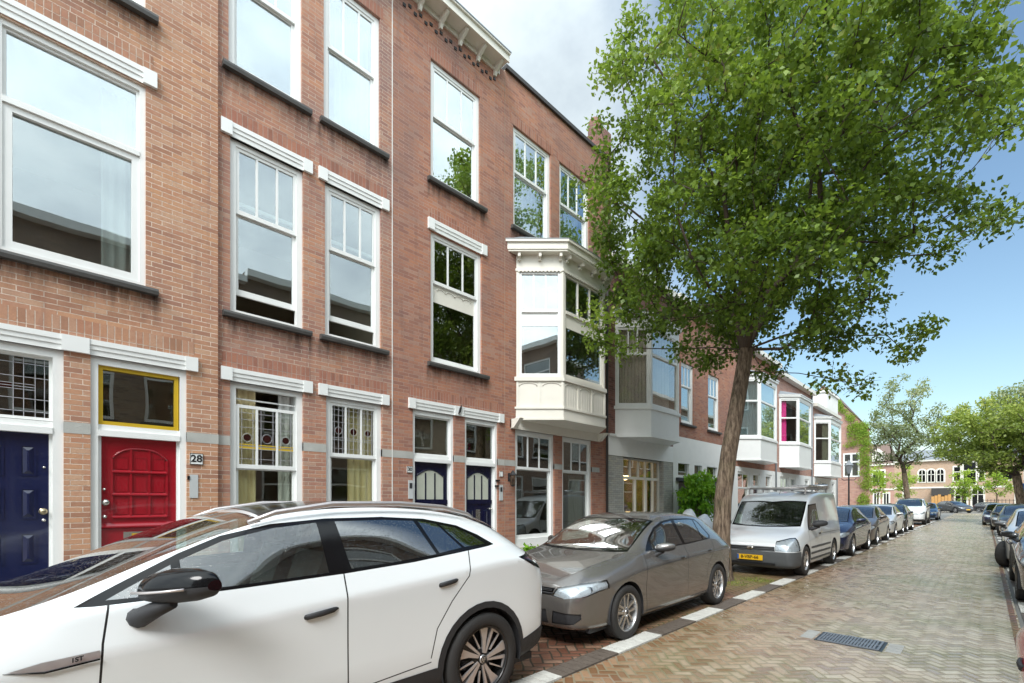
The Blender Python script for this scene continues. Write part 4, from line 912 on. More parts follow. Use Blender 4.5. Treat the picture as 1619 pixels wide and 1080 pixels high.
# the big street tree between the grey hatchback and the van
tr = [(-3.84, 9.88, -0.02), (-3.83, 9.89, 0.25), (-3.83, 9.9, 0.9), (-3.8, 9.93, 1.7), (-3.72, 10.01, 2.6), (-3.62, 10.15, 3.5), (-3.54, 10.28, 4.3), (-3.5, 10.36, 4.75)]
def inview(p):   # ragged droop of the lower skirt
    return p.z > 4.35 + .35 * math.sin(p.x * 2.1) + .3 * math.sin(p.y * 1.7) + (.9 if (p.x + 3.4) ** 2 + (p.y - 10.3) ** 2 < 1.2 else 0)
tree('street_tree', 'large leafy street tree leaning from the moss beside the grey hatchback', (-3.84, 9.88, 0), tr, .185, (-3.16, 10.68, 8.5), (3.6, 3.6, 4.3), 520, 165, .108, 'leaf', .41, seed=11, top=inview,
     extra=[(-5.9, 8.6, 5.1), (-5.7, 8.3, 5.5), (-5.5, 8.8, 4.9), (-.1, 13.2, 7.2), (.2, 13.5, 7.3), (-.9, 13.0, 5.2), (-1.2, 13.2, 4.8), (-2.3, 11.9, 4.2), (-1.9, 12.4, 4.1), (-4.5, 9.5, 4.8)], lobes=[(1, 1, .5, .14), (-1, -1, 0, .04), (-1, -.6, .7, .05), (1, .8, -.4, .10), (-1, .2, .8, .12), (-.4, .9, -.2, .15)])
def T2(name, label, x, y, h, cz, rx, rz, nc, nl, ls, m, rt=.2, seed=3, group='trees at the far end of the street', lean=.3, cl=.75, **k):
    tk = [(x, y, 0), (x, y, .4), (x + lean * .3, y, h * .18), (x + lean, y, h * .36)]
    tree(name, label, (x, y, 0), tk, rt, (x + lean, y, cz), (rx, rx, rz), nc, nl, ls, m, cl, group, seed, **k)
T2('street_tree', 'tall airy grey-green tree rising behind the white van at the far left kerb', -5.3, 60, 12, 8.6, 3.3, 3.9, 150, 55, .22, 'leafg', .24, 5, lean=-.3, shell=.4, cl=.62)
T2('street_tree', 'broad yellow-green tree over the dark cars at the far right', 1.9, 50, 9.5, 6.6, 4.3, 2.6, 260, 110, .2, 'leaff', .27, 6, lean=-.3, cl=.6)
T2('street_tree', 'pale high-crowned tree behind the broad one at the far right', 3.6, 62, 13, 9.8, 4.6, 2.6, 150, 80, .24, 'leafg', .22, 8, lean=.2)
for i, (x, y, h, lab) in enumerate(((-12.8, 100, 7.5, 'small lime-green tree before the slate-roofed far house'), (-9.6, 104, 7.5, 'slim lime-green tree beside the far entrance tower'), (-2.6, 104, 6.5, 'slim lime-green tree before the far arched windows'), (1.2, 104, 7.2, 'lime-green sapling right of the far archways'))):
    T2('young_tree', lab, x, y, h, h * .66, 1.8, 2.4, 42, 45, .26, 'leafy', .1, 20 + i, 'young trees on the far square', lean=.1, cl=.6)
# shrub with drooping leaves by the plastered house
def bush(name, label, cat, c, rad, nc, nl, ls, m, seed, stem=True, clump=.22, bright=.5):
    random.seed(seed); np.random.seed(seed); t = thing(name, label, cat, (c[0], c[1], .11 if stem else 0)); cen = []
    for _ in range(nc):
        d = Vector((random.gauss(0, 1), random.gauss(0, 1), random.gauss(0, 1))).normalized(); r = random.random() ** .4
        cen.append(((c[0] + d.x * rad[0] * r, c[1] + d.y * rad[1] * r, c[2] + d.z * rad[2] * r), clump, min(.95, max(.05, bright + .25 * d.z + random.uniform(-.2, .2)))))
    b = MB()
    for q, _, _ in cen[::2]: b.tube([(c[0], c[1], .08), (c[0] + (q[0] - c[0]) * .4, c[1] + (q[1] - c[1]) * .4, .1 + (q[2] - .1) * .6), q], [.02, .012, .004], 4, cap=False)
    obj('stem', b, 'bark', t); V, R = leaves(cen, nl, clump, ls, 0, droop=.7); leaf_obj('foliage', V, R, m, t); return t
bush('climbing_shrub', 'bright green bushy shrub with drooping leaves against the white plastered wall', 'shrub', (-6.75, 15.6, 1.75), (.45, 1.0, 1.0), 75, 60, .13, 'leafb', 31)
bush('small_plant', 'small bright green plant under the ground floor window behind the hatchback', 'plant', (-6.9, 7.35, .5), (.22, .26, .28), 14, 30, .09, 'leafb', 32, clump=.12, bright=.7)
# ivy
random.seed(40); np.random.seed(40); cen = []
for _ in range(165):
    u = random.random()
    if u < .45: p = (-7.5 - random.random() ** 1.6 * .8, 53.7, random.uniform(.6, 8.2))
    elif u < .8: s = random.random(); p = (-7.5 - 3.6 * s - random.uniform(0, .7), 53.7, 8.2 + 4.6 * s - random.uniform(-.3, .5))
    else: p = (-7.6 - random.uniform(0, 1.6), 53.7, random.uniform(6.7, 8.6))
    cen.append((p, .34, min(.95, random.uniform(.2, .9))))
V, R = leaves(cen, 70, .34, .12, 0, flat=1.); V[:, 1] = 53.62 + (V[:, 1] - 53.7) * .35
iv = leaf_obj('ivy', V, R, 'ivy', None); recentre(iv); tag(iv, 'green ivy climbing the gable and corner of the pink brick corner house', 'ivy')
# ------------------------------------------------------------------ far buildings over the square
YF = 115.
FF = Frame((0, YF), (1, 0), (0, -1))
def arch_poly(c, w, z0, z1): r = w / 2; return [(c - r, z0), (c + r, z0)] + [(c + r * math.cos(q * PI / 10), z1 - r + r * math.sin(q * PI / 10)) for q in range(11)]
def arch_win(parent, F, c, w, z0, z1, n, name='arched_window'):
    f = MB(); f.fprism(F, arch_poly(c, w + .5, z0 - .15, z1 + .25), n - .02, n + .08); f = obj(name, f, 'cream', parent)
    g = MB(); g.fprism(F, arch_poly(c, w, z0, z1), n + .08, n + .09); g = obj('pane', g, 'gblack', f)
    b = MB(); b.fbox(F, c - .05, c + .05, z0, z1, n + .09, n + .13); b.fbox(F, c - w / 2, c + w / 2, z0 + (z1 - z0) * .6 - .05, z0 + (z1 - z0) * .6 + .05, n + .09, n + .13); obj('glazing_bar', b, 'cream', f)
h = thing('far_building', 'sandy brick building with arched windows closing the far end of the street', 'building', (-1, YF, 0))
mb = MB(); mb.box(-12.2, 14, YF, YF + 12, 0, 9.1); obj('wall', mb, 'brickY', h)
mb = MB(); mb.hexa([(-12.5, YF - .5, 9.1), (14.3, YF - .5, 9.1), (14.3, YF + 12.4, 9.1), (-12.5, YF + 12.4, 9.1), (-9.5, YF + 3.5, 11.2), (11, YF + 3.5, 11.2), (11, YF + 8.5, 11.2), (-9.5, YF + 8.5, 11.2)]); obj('roof', mb, 'lead', h)
mb = MB(); mb.fbox(FF, -12.3, 14.1, 8.85, 9.15, 0, .45); mb.fbox(FF, -12.2, 14, 3.9, 4.2, 0, .1); mb.fbox(FF, -12.2, 14, .0, .8, 0, .12); obj('stone_band', mb, 'cream', h)
for c in (-8.2, -6.95, -5.7): arch_win(h, FF, c, .85, 5.1, 7.3, 0)
for c in (-3.0, -.9): arch_win(h, FF, c, 1.35, .8, 4.0, 0)
for c, w_, z0, z1 in ((-3.5, .8, 5.2, 7.6), (-1.9, 1.5, 4.6, 8.3), (-.4, .6, 5.2, 7.6), (2.6, 1.4, 5.2, 7.2), (5.4, 1.4, 5.2, 7.2), (8.4, 1.4, 5.2, 7.2), (-10.5, .6, 2.4, 5.0), (4.0, .7, 1.2, 2.8), (5.2, .7, 1.2, 2.8), (7.4, 1.2, 1., 3.2), (9.8, 1.2, 1., 3.2)):
    f = MB(); f.fbox(FF, c - w_ / 2 - .2, c + w_ / 2 + .2, z0 - .2, z1 + .25, 0, .08); f = obj('window', f, 'cream', h)
    g = MB(); g.fbox(FF, c - w_ / 2, c + w_ / 2, z0, z1, .08, .1); obj('pane', g, 'gblack', f); b = MB(); b.fbox(FF, c - w_ / 2, c + w_ / 2, z0 + (z1 - z0) * .62, z0 + (z1 - z0) * .62 + .12, .1, .14); obj('glazing_bar', b, 'cream', f)
mb = MB(); mb.fbox(FF, -6.8, -3.9, 2.6, 3.9, .1, 2.2); obj('porch', mb, 'slate', h); mb = MB(); mb.fbox(FF, -6.2, -4.6, 0, 2.5, .1, .3); obj('door', mb, 'black', h)
h = thing('far_house', 'pink brick far house with steep slate roof left of the arched building', 'house', (-16, YF, 0))
mb = MB(); mb.box(-24, -12.2, YF, YF + 10, 0, 8.7); obj('wall', mb, 'brickP', h)
mb = MB(); mb.hexa([(-24.3, YF - .4, 8.7), (-12.1, YF - .4, 8.7), (-12.1, YF + 10, 8.7), (-24.3, YF + 10, 8.7), (-24, YF + 4.5, 13), (-13.4, YF + 4.5, 13), (-13.4, YF + 5.5, 13), (-24, YF + 5.5, 13)]); obj('roof', mb, 'tile', h)
mb = MB(); mb.fbox(FF, -24.2, -12.1, 8.45, 8.75, 0, .4); mb.fbox(FF, -24.2, -12.2, 3.7, 4.0, 0, .1); obj('stone_band', mb, 'cream', h)
for c, w_, z0, z1 in ((-14.6, 1.7, 5.0, 7.4), (-14.9, .7, .6, 3.0), (-13.4, .7, .6, 3.0), (-18, 1.5, 5, 7.4), (-21, 1.5, 5, 7.4)):
    f = MB(); f.fbox(FF, c - w_ / 2 - .25, c + w_ / 2 + .25, z0 - .25, z1 + .3, 0, .08); f = obj('window', f, 'cream', h); g = MB(); g.fbox(FF, c - w_ / 2, c + w_ / 2, z0, z1, .08, .1); obj('pane', g, 'gblack', f)
    b = MB(); b.fbox(FF, c - .06, c + .06, z0, z1, .1, .14); obj('glazing_bar', b, 'cream', f)
mb = MB(); mb.add([(-15.6, YF - .1, 9.3), (-13.8, YF - .1, 9.3), (-13.8, YF - .1, 10.8), (-14.7, YF - .1, 11.8), (-15.6, YF - .1, 10.8), (-15.6, YF + 3, 9.3), (-13.8, YF + 3, 9.3), (-13.8, YF + 3, 10.8), (-14.7, YF + 3, 11.8), (-15.6, YF + 3, 10.8)], [(0, 1, 2, 3, 4), (0, 5, 6, 1), (1, 6, 7, 2), (2, 7, 8, 3), (3, 8, 9, 4), (4, 9, 5, 0)]); obj('dormer', mb, 'cream', h)
# side street house and right side closers, hardly seen
h = thing('far_house', 'brick far house glimpsed under the broad tree at the right edge', 'house', (20, 96, 0))
mb = MB(); mb.box(14.5, 26, 92, 104, 0, 9.5); obj('wall', mb, 'brickP', h); mb = MB(); mb.hexa([(14.2, 91.6, 9.5), (26.3, 91.6, 9.5), (26.3, 104.4, 9.5), (14.2, 104.4, 9.5), (16.5, 97, 13), (24, 97, 13), (24, 99, 13), (16.5, 99, 13)]); obj('roof', mb, 'tile', h)
# ------------------------------------------------------------------ street furniture
lp = thing('street_lamp', 'black classic street lamp with crossbar and lantern by the far left kerb', 'street lamp', (-7.0, 41.6, 0))
b = MB(); b.lathe([(.16, 0), (.16, .35), (.12, .4), (.11, .9), (.075, 1.0), (.06, 1.1), (.045, 3.4), (.06, 3.45), (.03, 3.6)], (-7.0, 41.6, 0), 'z', 10)
obj('post', b, 'iron', lp); b = MB(); b.tube([(-7.42, 41.45, 3.25), (-7.3, 41.5, 3.13), (-7.0, 41.6, 3.15), (-6.7, 41.7, 3.13), (-6.58, 41.75, 3.25)], .03, 6); obj('crossbar', b, 'iron', lp)
b = MB(); b.lathe([(.1, 3.6), (.24, 4.15), (.3, 4.2), (.1, 4.45), (.02, 4.6)], (-7.0, 41.6, 0), 'z', 6, sm=False); obj('lantern', b, 'lead', lp)
def sign(x, y, h, r, m, label, bar=False):
    t = thing('road_sign', label, 'road sign', (x, y, 0)); b = MB(); b.tube([(x, y, 0), (x, y, h)], .035, 6); obj('post', b, 'lead', t)
    b = MB(); b.lathe([(0, 0), (r, 0), (r, .03), (0, .03)], (x, y - .07, h - r), 'y', 20, sm=False); d = obj('sign_disc', b, m, t)
    if bar: b = MB(); b.box(x - r * .7, x + r * .7, y - .08, y - .07, h - r - .07, h - r + .07); obj('white_bar', b, 'white', d)
sign(2.45, 66, 3.3, .38, 'signb', 'round blue road sign beyond the dark cars on the right')
hb = thing('timber_fence', 'orange timber hoarding at the far end of the street', 'fence', (-4.8, 98, 0))
for i in range(6): b = MB(); b.box(-5.9 + i * .38, -5.56 + i * .38, 98, 98.06, .1, 2.3 + .15 * (i % 3)); obj('board', b, 'wood', hb)
b = MB()
for i in range(46): b.box(-4.4 + i * .42, -4.34 + i * .42, 110, 110.06, 0, 1.9)
b.box(-4.4, 15, 110, 110.05, 1.7, 1.76); b.box(-4.4, 15, 110, 110.05, .25, .31); o = recentre(obj('railing', b, 'iron')); tag(o, 'dark iron railing before the far arched building', 'railing')
def bicycle(x, y, rz, label):
    t = thing('bicycle', label, 'bicycle', (x, y, 0), 'bicycles at the far end'); ca, sa = math.cos(rz), math.sin(rz)
    def q(a, z, s=0): return (x + a * ca - s * sa, y + a * sa + s * ca, z)
    for a in (-.52, .52): b = MB(); b.tube([q(a + .33 * math.cos(k * PI / 8), .34 + .33 * math.sin(k * PI / 8)) for k in range(17)], .02, 5, cap=False); obj('wheel', b, 'tyre', t)
    b = MB(); [b.tube(p, .018, 5) for p in ([q(-.52, .34), q(-.1, .34), q(.4, .8), q(-.25, .8), q(-.1, .34)], [q(-.52, .34), q(-.25, .8), q(-.28, .95)], [q(.52, .34), q(.38, .98)])]; obj('bike_frame', b, 'black', t)
    b = MB(); b.tube([q(.2, 1.02, .26), q(.36, 1.0, .2), q(.38, .98), q(.36, 1.0, -.2), q(.2, 1.02, -.26)], .015, 5); obj('handlebar', b, 'chrome', t); b = MB(); b.sphere(q(-.28, .97), .1, 8, 0, (1.2, .8, .4)); obj('saddle', b, 'black', t)
bicycle(-3.6, 85, .3, 'nearer bicycle lying-parked beyond the blue car'); bicycle(-3.0, 88, -.2, 'farther bicycle parked beyond the blue car')
# covered scooter on the pavement
sc = thing('covered_scooter', 'scooter under white tarpaulin parked on the pavement behind the grey hatchback', 'covered scooter', (-6.0, 13.6, .11))
rings = [(-.95, .30, .75), (-.7, .34, 1.18), (-.45, .26, 1.42), (-.2, .30, 1.18), (.2, .36, 1.1), (.55, .33, 1.22), (.85, .25, 1.0), (1.0, .12, .62)]
b = MB(); K = 14
for i, (a, w_, h_) in enumerate(rings):
    for k in range(K):
        q = PI * k / (K - 1); rr = 1 + .025 * math.sin(k * 1.1 + i * 1.7)
        b.v.append((-6.0 + math.cos(q) * w_ * rr * (1.15 if k in (0, K - 1) else 1), 13.6 + a, .2 + (h_ - .2) * (max(0., math.sin(q)) ** .6) * rr))
for i in range(len(rings) - 1):
    for k in range(K - 1): b.face((i * K + k, i * K + k + 1, (i + 1) * K + k + 1, (i + 1) * K + k), 0, True)
obj('tarpaulin', b, 'tarp', sc)
for a in (-.6, .65): b = MB(); b.lathe([(.12, -.05), (.23, -.05), (.25, 0), (.23, .05), (.12, .05)], (-6.0, 13.6 + a, .36), 'x', 18); obj('wheel', b, 'tyre', sc)
# ------------------------------------------------------------------ cars
def body_bm(T, creases=(), lev=2, cr=0.):
    """T rows: y, zb, ws, zsh, wb, zbelt, wr, zr, zt  -> smooth closed body (front at y=0, rear at y=L)"""
    bm = bmesh.new(); rows = []
    for (y, zb, ws, zsh, wb, zbt, wr, zr, zt) in T:
        h = zsh - zb
        half = [(0, zb), (ws * .72, zb), (ws * .95, zb + .02), (ws * .985, zb + h * .22), (ws * (.995 - cr), zb + h * .62), (ws * (.992 + cr), zsh), (wb, zbt), (wr, zr), (wr * .62, zr + (zt - zr) * .72), (0, zt)]
        ring = [(x, z) for x, z in half] + [(-x, z) for x, z in half[-2:0:-1]]
        rows.append([bm.verts.new((x, y, z)) for x, z in ring])
    n = len(rows[0]); cl = bm.edges.layers.float.new('crease_edge')
    for a, b in zip(rows, rows[1:]):
        for k in range(n): bm.faces.new((a[k], a[(k + 1) % n], b[(k + 1) % n], b[k]))
    for r, fl in ((rows[0], False), (rows[-1], True)):   # end caps as strips
        L = [r[i] for i in range(10)]; R = [r[(-i) % n] for i in range(10)]
        for s_, q in ((0, L), (1, R)):
            for i in range(4):
                f = (q[i], q[i + 1], q[8 - i], q[9 - i])
                if (s_ == 1) != fl: f = f[::-1]
                bm.faces.new(f[::-1])
    for i0, i1, k, v in creases:     # crease along longitudinal line k between rows i0..i1
        for i in range(i0, i1):
            for kk in {k, (n - k) % n}:
                e = bm.edges.get((rows[i][kk], rows[i + 1][kk]))
                if e: e[cl] = v
    bmesh.ops.recalc_face_normals(bm, faces=bm.faces)
    me = bpy.data.meshes.new('cage'); bm.to_mesh(me); bm.free()
    o = bpy.data.objects.new('cage', me); COL.objects.link(o); md = o.modifiers.new('s', 'SUBSURF'); md.levels = lev; md.render_levels = lev; md.use_creases = True
    m2 = bpy.data.meshes.new_from_object(o.evaluated_get(bpy.context.evaluated_depsgraph_get()))
    bm = bmesh.new(); bm.from_mesh(m2); bpy.data.objects.remove(o); bpy.data.meshes.remove(me); bpy.data.meshes.remove(m2)
    for f in bm.faces: f.material_index = 0; f.smooth = True
    return bm
KEYS = {}
def cut(bm, poly, ax, lo, hi, key, only=None, absk=True, bnd=()):
    """mark the faces inside a convex 2D polygon (projected along axis ax) with a part key, splitting edges exactly on its outline"""
    i, j = {'x': (1, 2), 'y': (0, 2), 'z': (0, 1)}[ax]; k = 3 - i - j
    area = sum(poly[a][0] * poly[(a + 1) % len(poly)][1] - poly[(a + 1) % len(poly)][0] * poly[a][1] for a in range(len(poly)))
    if area < 0: poly = poly[::-1]
    pl = []
    for a in range(len(poly)):
        p, q = poly[a], poly[(a + 1) % len(poly)]; d = (q[0] - p[0], q[1] - p[1]); co = [0, 0, 0]; no = [0, 0, 0]
        co[i], co[j] = p; no[i], no[j] = d[1], -d[0]
        if abs(d[0]) + abs(d[1]) > 1e-7: pl.append((Vector(co), Vector(no).normalized()))
    for axb, v, s_ in bnd: co = [0, 0, 0]; no = [0, 0, 0]; co[axb] = v; no[axb] = s_; pl.append((Vector(co), Vector(no)))
    u0, u1 = min(p[0] for p in poly), max(p[0] for p in poly); v0, v1 = min(p[1] for p in poly), max(p[1] for p in poly)
    kid = KEYS.setdefault(key, len(KEYS) + 1)
    def near(f):
        c = [v.co for v in f.verts]
        kk = [abs(q[k]) if absk else q[k] for q in c]
        return max(q[i] for q in c) >= u0 and min(q[i] for q in c) <= u1 and max(q[j] for q in c) >= v0 and min(q[j] for q in c) <= v1 and max(kk) >= lo and min(kk) <= hi and (only is None or f.material_index in only)
    fs = [f for f in bm.faces if near(f)]
    for co, no in pl:
        if not fs: return
        g = set(fs); es = {e for f in fs for e in f.edges}; vs = {v for f in fs for v in f.verts}
        # skip when entirely on one side
        ds = [(v.co - co).dot(no) for v in vs]
        if max(ds) <= 1e-6: continue
        r = bmesh.ops.bisect_plane(bm, geom=list(g) + list(es) + list(vs), plane_co=co, plane_no=no, dist=1e-6)
        fs = [f for f in r['geom'] if isinstance(f, bmesh.types.BMFace) and f.is_valid and (f.calc_center_median() - co).dot(no) < 1e-6]
    for f in fs:
        c = f.calc_center_median(); kk = abs(c[k]) if absk else c[k]
        if lo <= kk <= hi and all((c - co).dot(no) < 1e-5 for co, no in pl): f.material_index = kid
def circ(cy, cz, r, n=26): return [(cy + r * math.cos(2 * PI * q / n), cz + r * math.sin(2 * PI * q / n)) for q in range(n)]
def both(bm, poly, ax, lo, hi, key, **k):
    cut(bm, poly, ax, lo, hi, key, **k); cut(bm, [(-a, b) for a, b in poly], ax, lo, hi, key, **k)
def line(bm, pts, w, key, lo=.3, hi=2, ax='x', only=None, bnd=()):
    for p, q in zip(pts, pts[1:]):
        d = Vector((q[0] - p[0], q[1] - p[1])); L = d.length; d /= L; nx = Vector((-d.y, d.x)) * w / 2; e = d * w * .3
        P_ = [(p[0] - e.x + nx.x, p[1] - e.y + nx.y), (p[0] - e.x - nx.x, p[1] - e.y - nx.y), (q[0] + e.x - nx.x, q[1] + e.y - nx.y), (q[0] + e.x + nx.x, q[1] + e.y + nx.y)]
        cut(bm, P_, ax, lo, hi, key, only=only, bnd=bnd)
        if ax != 'x': cut(bm, [(-a, b) for a, b in P_], ax, lo, hi, key, only=only, bnd=bnd)
def split_parts(bm, root, spec, tweak=None):
    """one mesh object per part key and side; normals kept from the whole shell"""
    bm.normal_update(); inv = {v: k for k, v in KEYS.items()}; inv[0] = 'body'
    groups = {}
    for f in bm.faces:
        key = inv[f.material_index]
        if key == 'hole': continue
        sp = spec[key]; side = (1 if f.calc_center_median().x > 0 else -1) if sp[2] else 0
        groups.setdefault((key, side), []).append(f)
    outp = {}
    for (key, side), fs in sorted(groups.items()):
        sp = spec[key]; idx = {}; vs = []; ns = []; fl = []; off = sp[3] if len(sp) > 3 else 0
        for f in fs:
            t = []
            for v in f.verts:
                if v.index not in idx: idx[v.index] = len(vs); vs.append(tuple(v.co + v.normal * off)); ns.append(tuple(v.normal))
                t.append(idx[v.index])
            fl.append(t)
        me = bpy.data.meshes.new(sp[0]); me.from_pydata(vs, [], fl); me.polygons.foreach_set('use_smooth', [True] * len(fl))
        me.materials.append(MT[sp[1]] if isinstance(sp[1], str) else sp[1])
        me.update(); me.normals_split_custom_set_from_vertices(ns)
        o = bpy.data.objects.new(sp[0], me); COL.objects.link(o); o.parent = root; ORG[o.name] = (0, 0, 0); outp[(key, side)] = o
        if key == 'lamp':   # reflector bowl a few centimetres behind the lens
            hb = MB(); hb.add([tuple(Vector(p) - Vector(q) * .028) for p, q in zip(vs, ns)], fl, 0, True); obj('lamp_housing', hb, 'lamphouse', o)
    return outp
def wheel(root, side, cx, cy, R, rimr, style, width=.21):
    """wheel as its own part: tyre, rim (sub-parts)"""
    w = MB(); s = side; r = rimr; hw = width / 2
    prof = [(r * .96, -hw), (r * 1.05, -hw), (R * .93, -hw * .98), (R * .985, -hw * .8), (R, -hw * .5), (R, hw * .5), (R * .985, hw * .8), (R * .93, hw * 1.0), (r * 1.06, hw * 1.0), (r * 1.0, hw * .88), (r * .97, hw * .5)]
    w.lathe(prof, (cx, cy, R), 'x', 48, sgn=s)
    for k in range(4): hh = -hw * .6 + hw * .4 * k; w.lathe([(R + .0015, hh), (R - .006, hh + .002), (R - .006, hh + .008), (R + .0015, hh + .01)], (cx, cy, R), 'x', 48, sgn=s)
    o = obj('wheel', w, 'tyre', root)
    rim = MB(); rim.lathe([(r * 1.0, hw * .9), (r * .96, hw * .92), (r * .94, hw * .8), (r * .90, hw * .2), (r * .88, -hw * .6), (0, -hw * .6)], (cx, cy, R), 'x', 48, 1 if style == 'blade' else 0, sgn=s)
    def sp(poly, h0, h1, mi, ang):   # polygon in wheel plane (radial, tangential) rotated by ang, prism along axle
        c, q = math.cos(ang), math.sin(ang); k = len(poly); P_ = []
        for h in (h0, h1):
            for a, b in poly: P_.append((cx + s * h, cy + (a * c - b * q) * 1, R + a * q + b * c))
        rim.add(P_, [tuple(range(k, 2 * k)) if s > 0 else tuple(reversed(range(k, 2 * k)))] + [(i, (i + 1) % k, k + (i + 1) % k, k + i) for i in range(k)], mi)
    f = hw * .72
    if style == 'blade':
        rim.lathe([(r * .34, f * .7), (r * .30, f * .86), (0, f * .86)], (cx, cy, R), 'x', 24, 1, sgn=s)
        m = r * .95
        for i in range(5):
            a = 2 * PI * i / 5 + 1.25
            sp([(r * .16, -r * .05), (r * .16, r * .05), (m, r * .33), (m * .93, r * .45), (m, -r * .14)], f * .3, f * .8, 1, a)
            sp([(r * .17, -.008), (r * .18, .016), (r * .55, r * .20), (m * .93, r * .42), (m * 1.0, r * .10), (r * .55, r * .04)], f * .8, f * .98, 0, a)   # broad machined blade
            sp([(r * .18, -.022), (r * .18, -.008), (m, -r * .07), (m * .985, -r * .18)], f * .8, f * .98, 0, a)                        # thin edge
            sp([(m * .985, -r * .17), (m * .93, -r * .12), (m * .84, -r * .44), (m * .9, -r * .48)], f * .8, f * .97, 0, a)
            sp([(m * .9, -r * .48), (m * .86, -r * .43), (r * .3, -r * .18), (r * .3, -r * .235)], f * .8, f * .97, 0, a)
    elif style == 'twin':
        rim.lathe([(r * .26, f * .75), (r * .24, f * .95), (r * .1, f), (0, f)], (cx, cy, R), 'x', 24, 0, sgn=s)
        for i in range(5):
            a = 2 * PI * i / 5 + .3
            for e in (-1, 1): sp([(r * .18, e * r * .04), (r * .18, e * r * .16), (r * .95, e * r * .30), (r * .95, e * r * .15)], f * .3, f * .95, 0, a)
    elif style == 'cap':
        rim.lathe([(r * .93, f * .9), (r * .6, f * 1.0), (r * .25, f * 1.1), (0, f * 1.1)], (cx, cy, R), 'x', 36, 0, sgn=s)
        for i in range(7): sp([(r * .45, -r * .07), (r * .45, r * .07), (r * .82, r * .1), (r * .82, -r * .1)], f * .97, f * 1.06, 1, 2 * PI * i / 7)
    else:
        rim.lathe([(r * .26, f * .75), (r * .22, f * .95), (0, f * .95)], (cx, cy, R), 'x', 18, 0, sgn=s)
        for i in range(5): sp([(r * .2, -r * .12), (r * .2, r * .12), (r * .93, r * .2), (r * .93, -r * .2)], f * .3, f * .92, 0, 2 * PI * i / 5 + .3)
    ro = obj('rim', rim, ['bladeal' if style == 'blade' else 'alloy', 'alloyd'], o)
    c = MB(); c.lathe([(r * .13, f * .9), (r * .13, f * 1.06), (r * .11, f * 1.1), (0, f * 1.1)], (cx, cy, R), 'x', 20, 0, sgn=s)
    if style in ('blade', 'twin'):
        h = f * 1.1 + .0015
        def st(p, q): c.tube([(cx + s * h, cy + p[0], R + p[1]), (cx + s * h, cy + q[0], R + q[1])], .0016, 4, 1)
        e = r * .1; c.tube([(cx + s * h, cy + e * math.cos(k * PI / 8), R + e * math.sin(k * PI / 8)) for k in range(17)], .0018, 4, 1)
        for m_ in (-1, 1): st((m_ * e * .45, e * .8), (0, e * .1)); st((m_ * e * .9, e * .25), (m_ * e * .45, -e * .8)); st((m_ * e * .45, -e * .8), (0, -e * .05))
    obj('hub_cap', c, ['alloy', 'alloyd'], o)
    return o
def arch_liner(root, cy, cz, r, w0, w1):
    n = 18
    for s in (-1, 1):
        b = MB(); o = 0
        for k in range(n + 1):
            q = PI * 1.15 * k / n - PI * .075
            for x in (w0, w1): b.v.append((s * x, cy + r * math.cos(q), cz + r * math.sin(q)))
        for k in range(n): b.face((o + 2 * k, o + 2 * k + 1, o + 2 * k + 3, o + 2 * k + 2), 0, True)
        b.quad((s * w0, cy - r, cz - r * .5), (s * w0, cy + r, cz - r * .5), (s * w0, cy + r, cz + r), (s * w0, cy - r, cz + r))
        obj('wheel_housing', b, 'plast', root)
def interior(root, W, y0, y1, zf, zb, zseat=.75, rear=True):
    b = MB(); ww = W * .86
    b.box(-ww, ww, y0, y1, zf, zf + .04); b.box(-ww, ww, y0 - .05, y0 + .42, zb - .32, zb - .06)
    for s in (-1, 1): b.box(s * ww - .02, s * ww + .02, y0, y1, zf, zb - .03)
    b.box(-ww, ww, y1 - .05, y1, zf, zb)
    b = obj('cabin_trim', b, 'seat', root)
    for x in (-.36, .36):
        s = MB()
        def cush(ya, za, yb, zbb, w, th):
            pts = [(-w, 0), (w, 0)]; d = Vector((0, yb - ya, zbb - za)).normalized(); nrm = Vector((0, -d.z, d.y)) * th
            P_ = []
            for q, (yy, zz) in enumerate(((ya, za), (yb, zbb))):
                for e in (0, 1):
                    for sx in (-1, 1): P_.append((x + sx * w, yy + nrm.y * e, zz + nrm.z * e))
            s.add(P_, [(0, 1, 3, 2), (4, 6, 7, 5), (0, 4, 5, 1), (2, 3, 7, 6), (0, 2, 6, 4), (1, 5, 7, 3)])
        ys = y0 + 1.05
        cush(ys - .45, zf + .3, ys + .02, zf + .24, .24, .12); cush(ys, zf + .3, ys + .2, zb + .12, .23, .12); cush(ys + .2, zb + .16, ys + .24, zb + .32, .12, .08)
        obj('seat', s, 'seat', root)
    if rear:
        s = MB(); s.box(-ww * .8, ww * .8, y1 - .75, y1 - .25, zf + .2, zf + .36); s.box(-ww * .8, ww * .8, y1 - .3, y1 - .15, zf + .3, zb + .05)
        for x in (-.36, 0, .36): s.box(x - .1, x + .1, y1 - .28, y1 - .2, zb + .07, zb + .2)
        obj('rear_seat', s, 'seat', root)
    st = MB(); c = Vector((-.36, y0 + .52, zb - .06)) if True else None
    ax = Vector((0, .85, .5)).normalized(); u = Vector((1, 0, 0)); v = ax.cross(u)
    st.tube([c + (u * math.cos(q * PI / 12) + v * math.sin(q * PI / 12)) * .185 for q in range(25)], .014, 6, cap=False)
    for q in (0, 8, 16): st.tube([c, c + (u * math.cos(q * PI / 12) + v * math.sin(q * PI / 12)) * .18], .018, 4)
    obj('steering_wheel', st, 'plast', root)
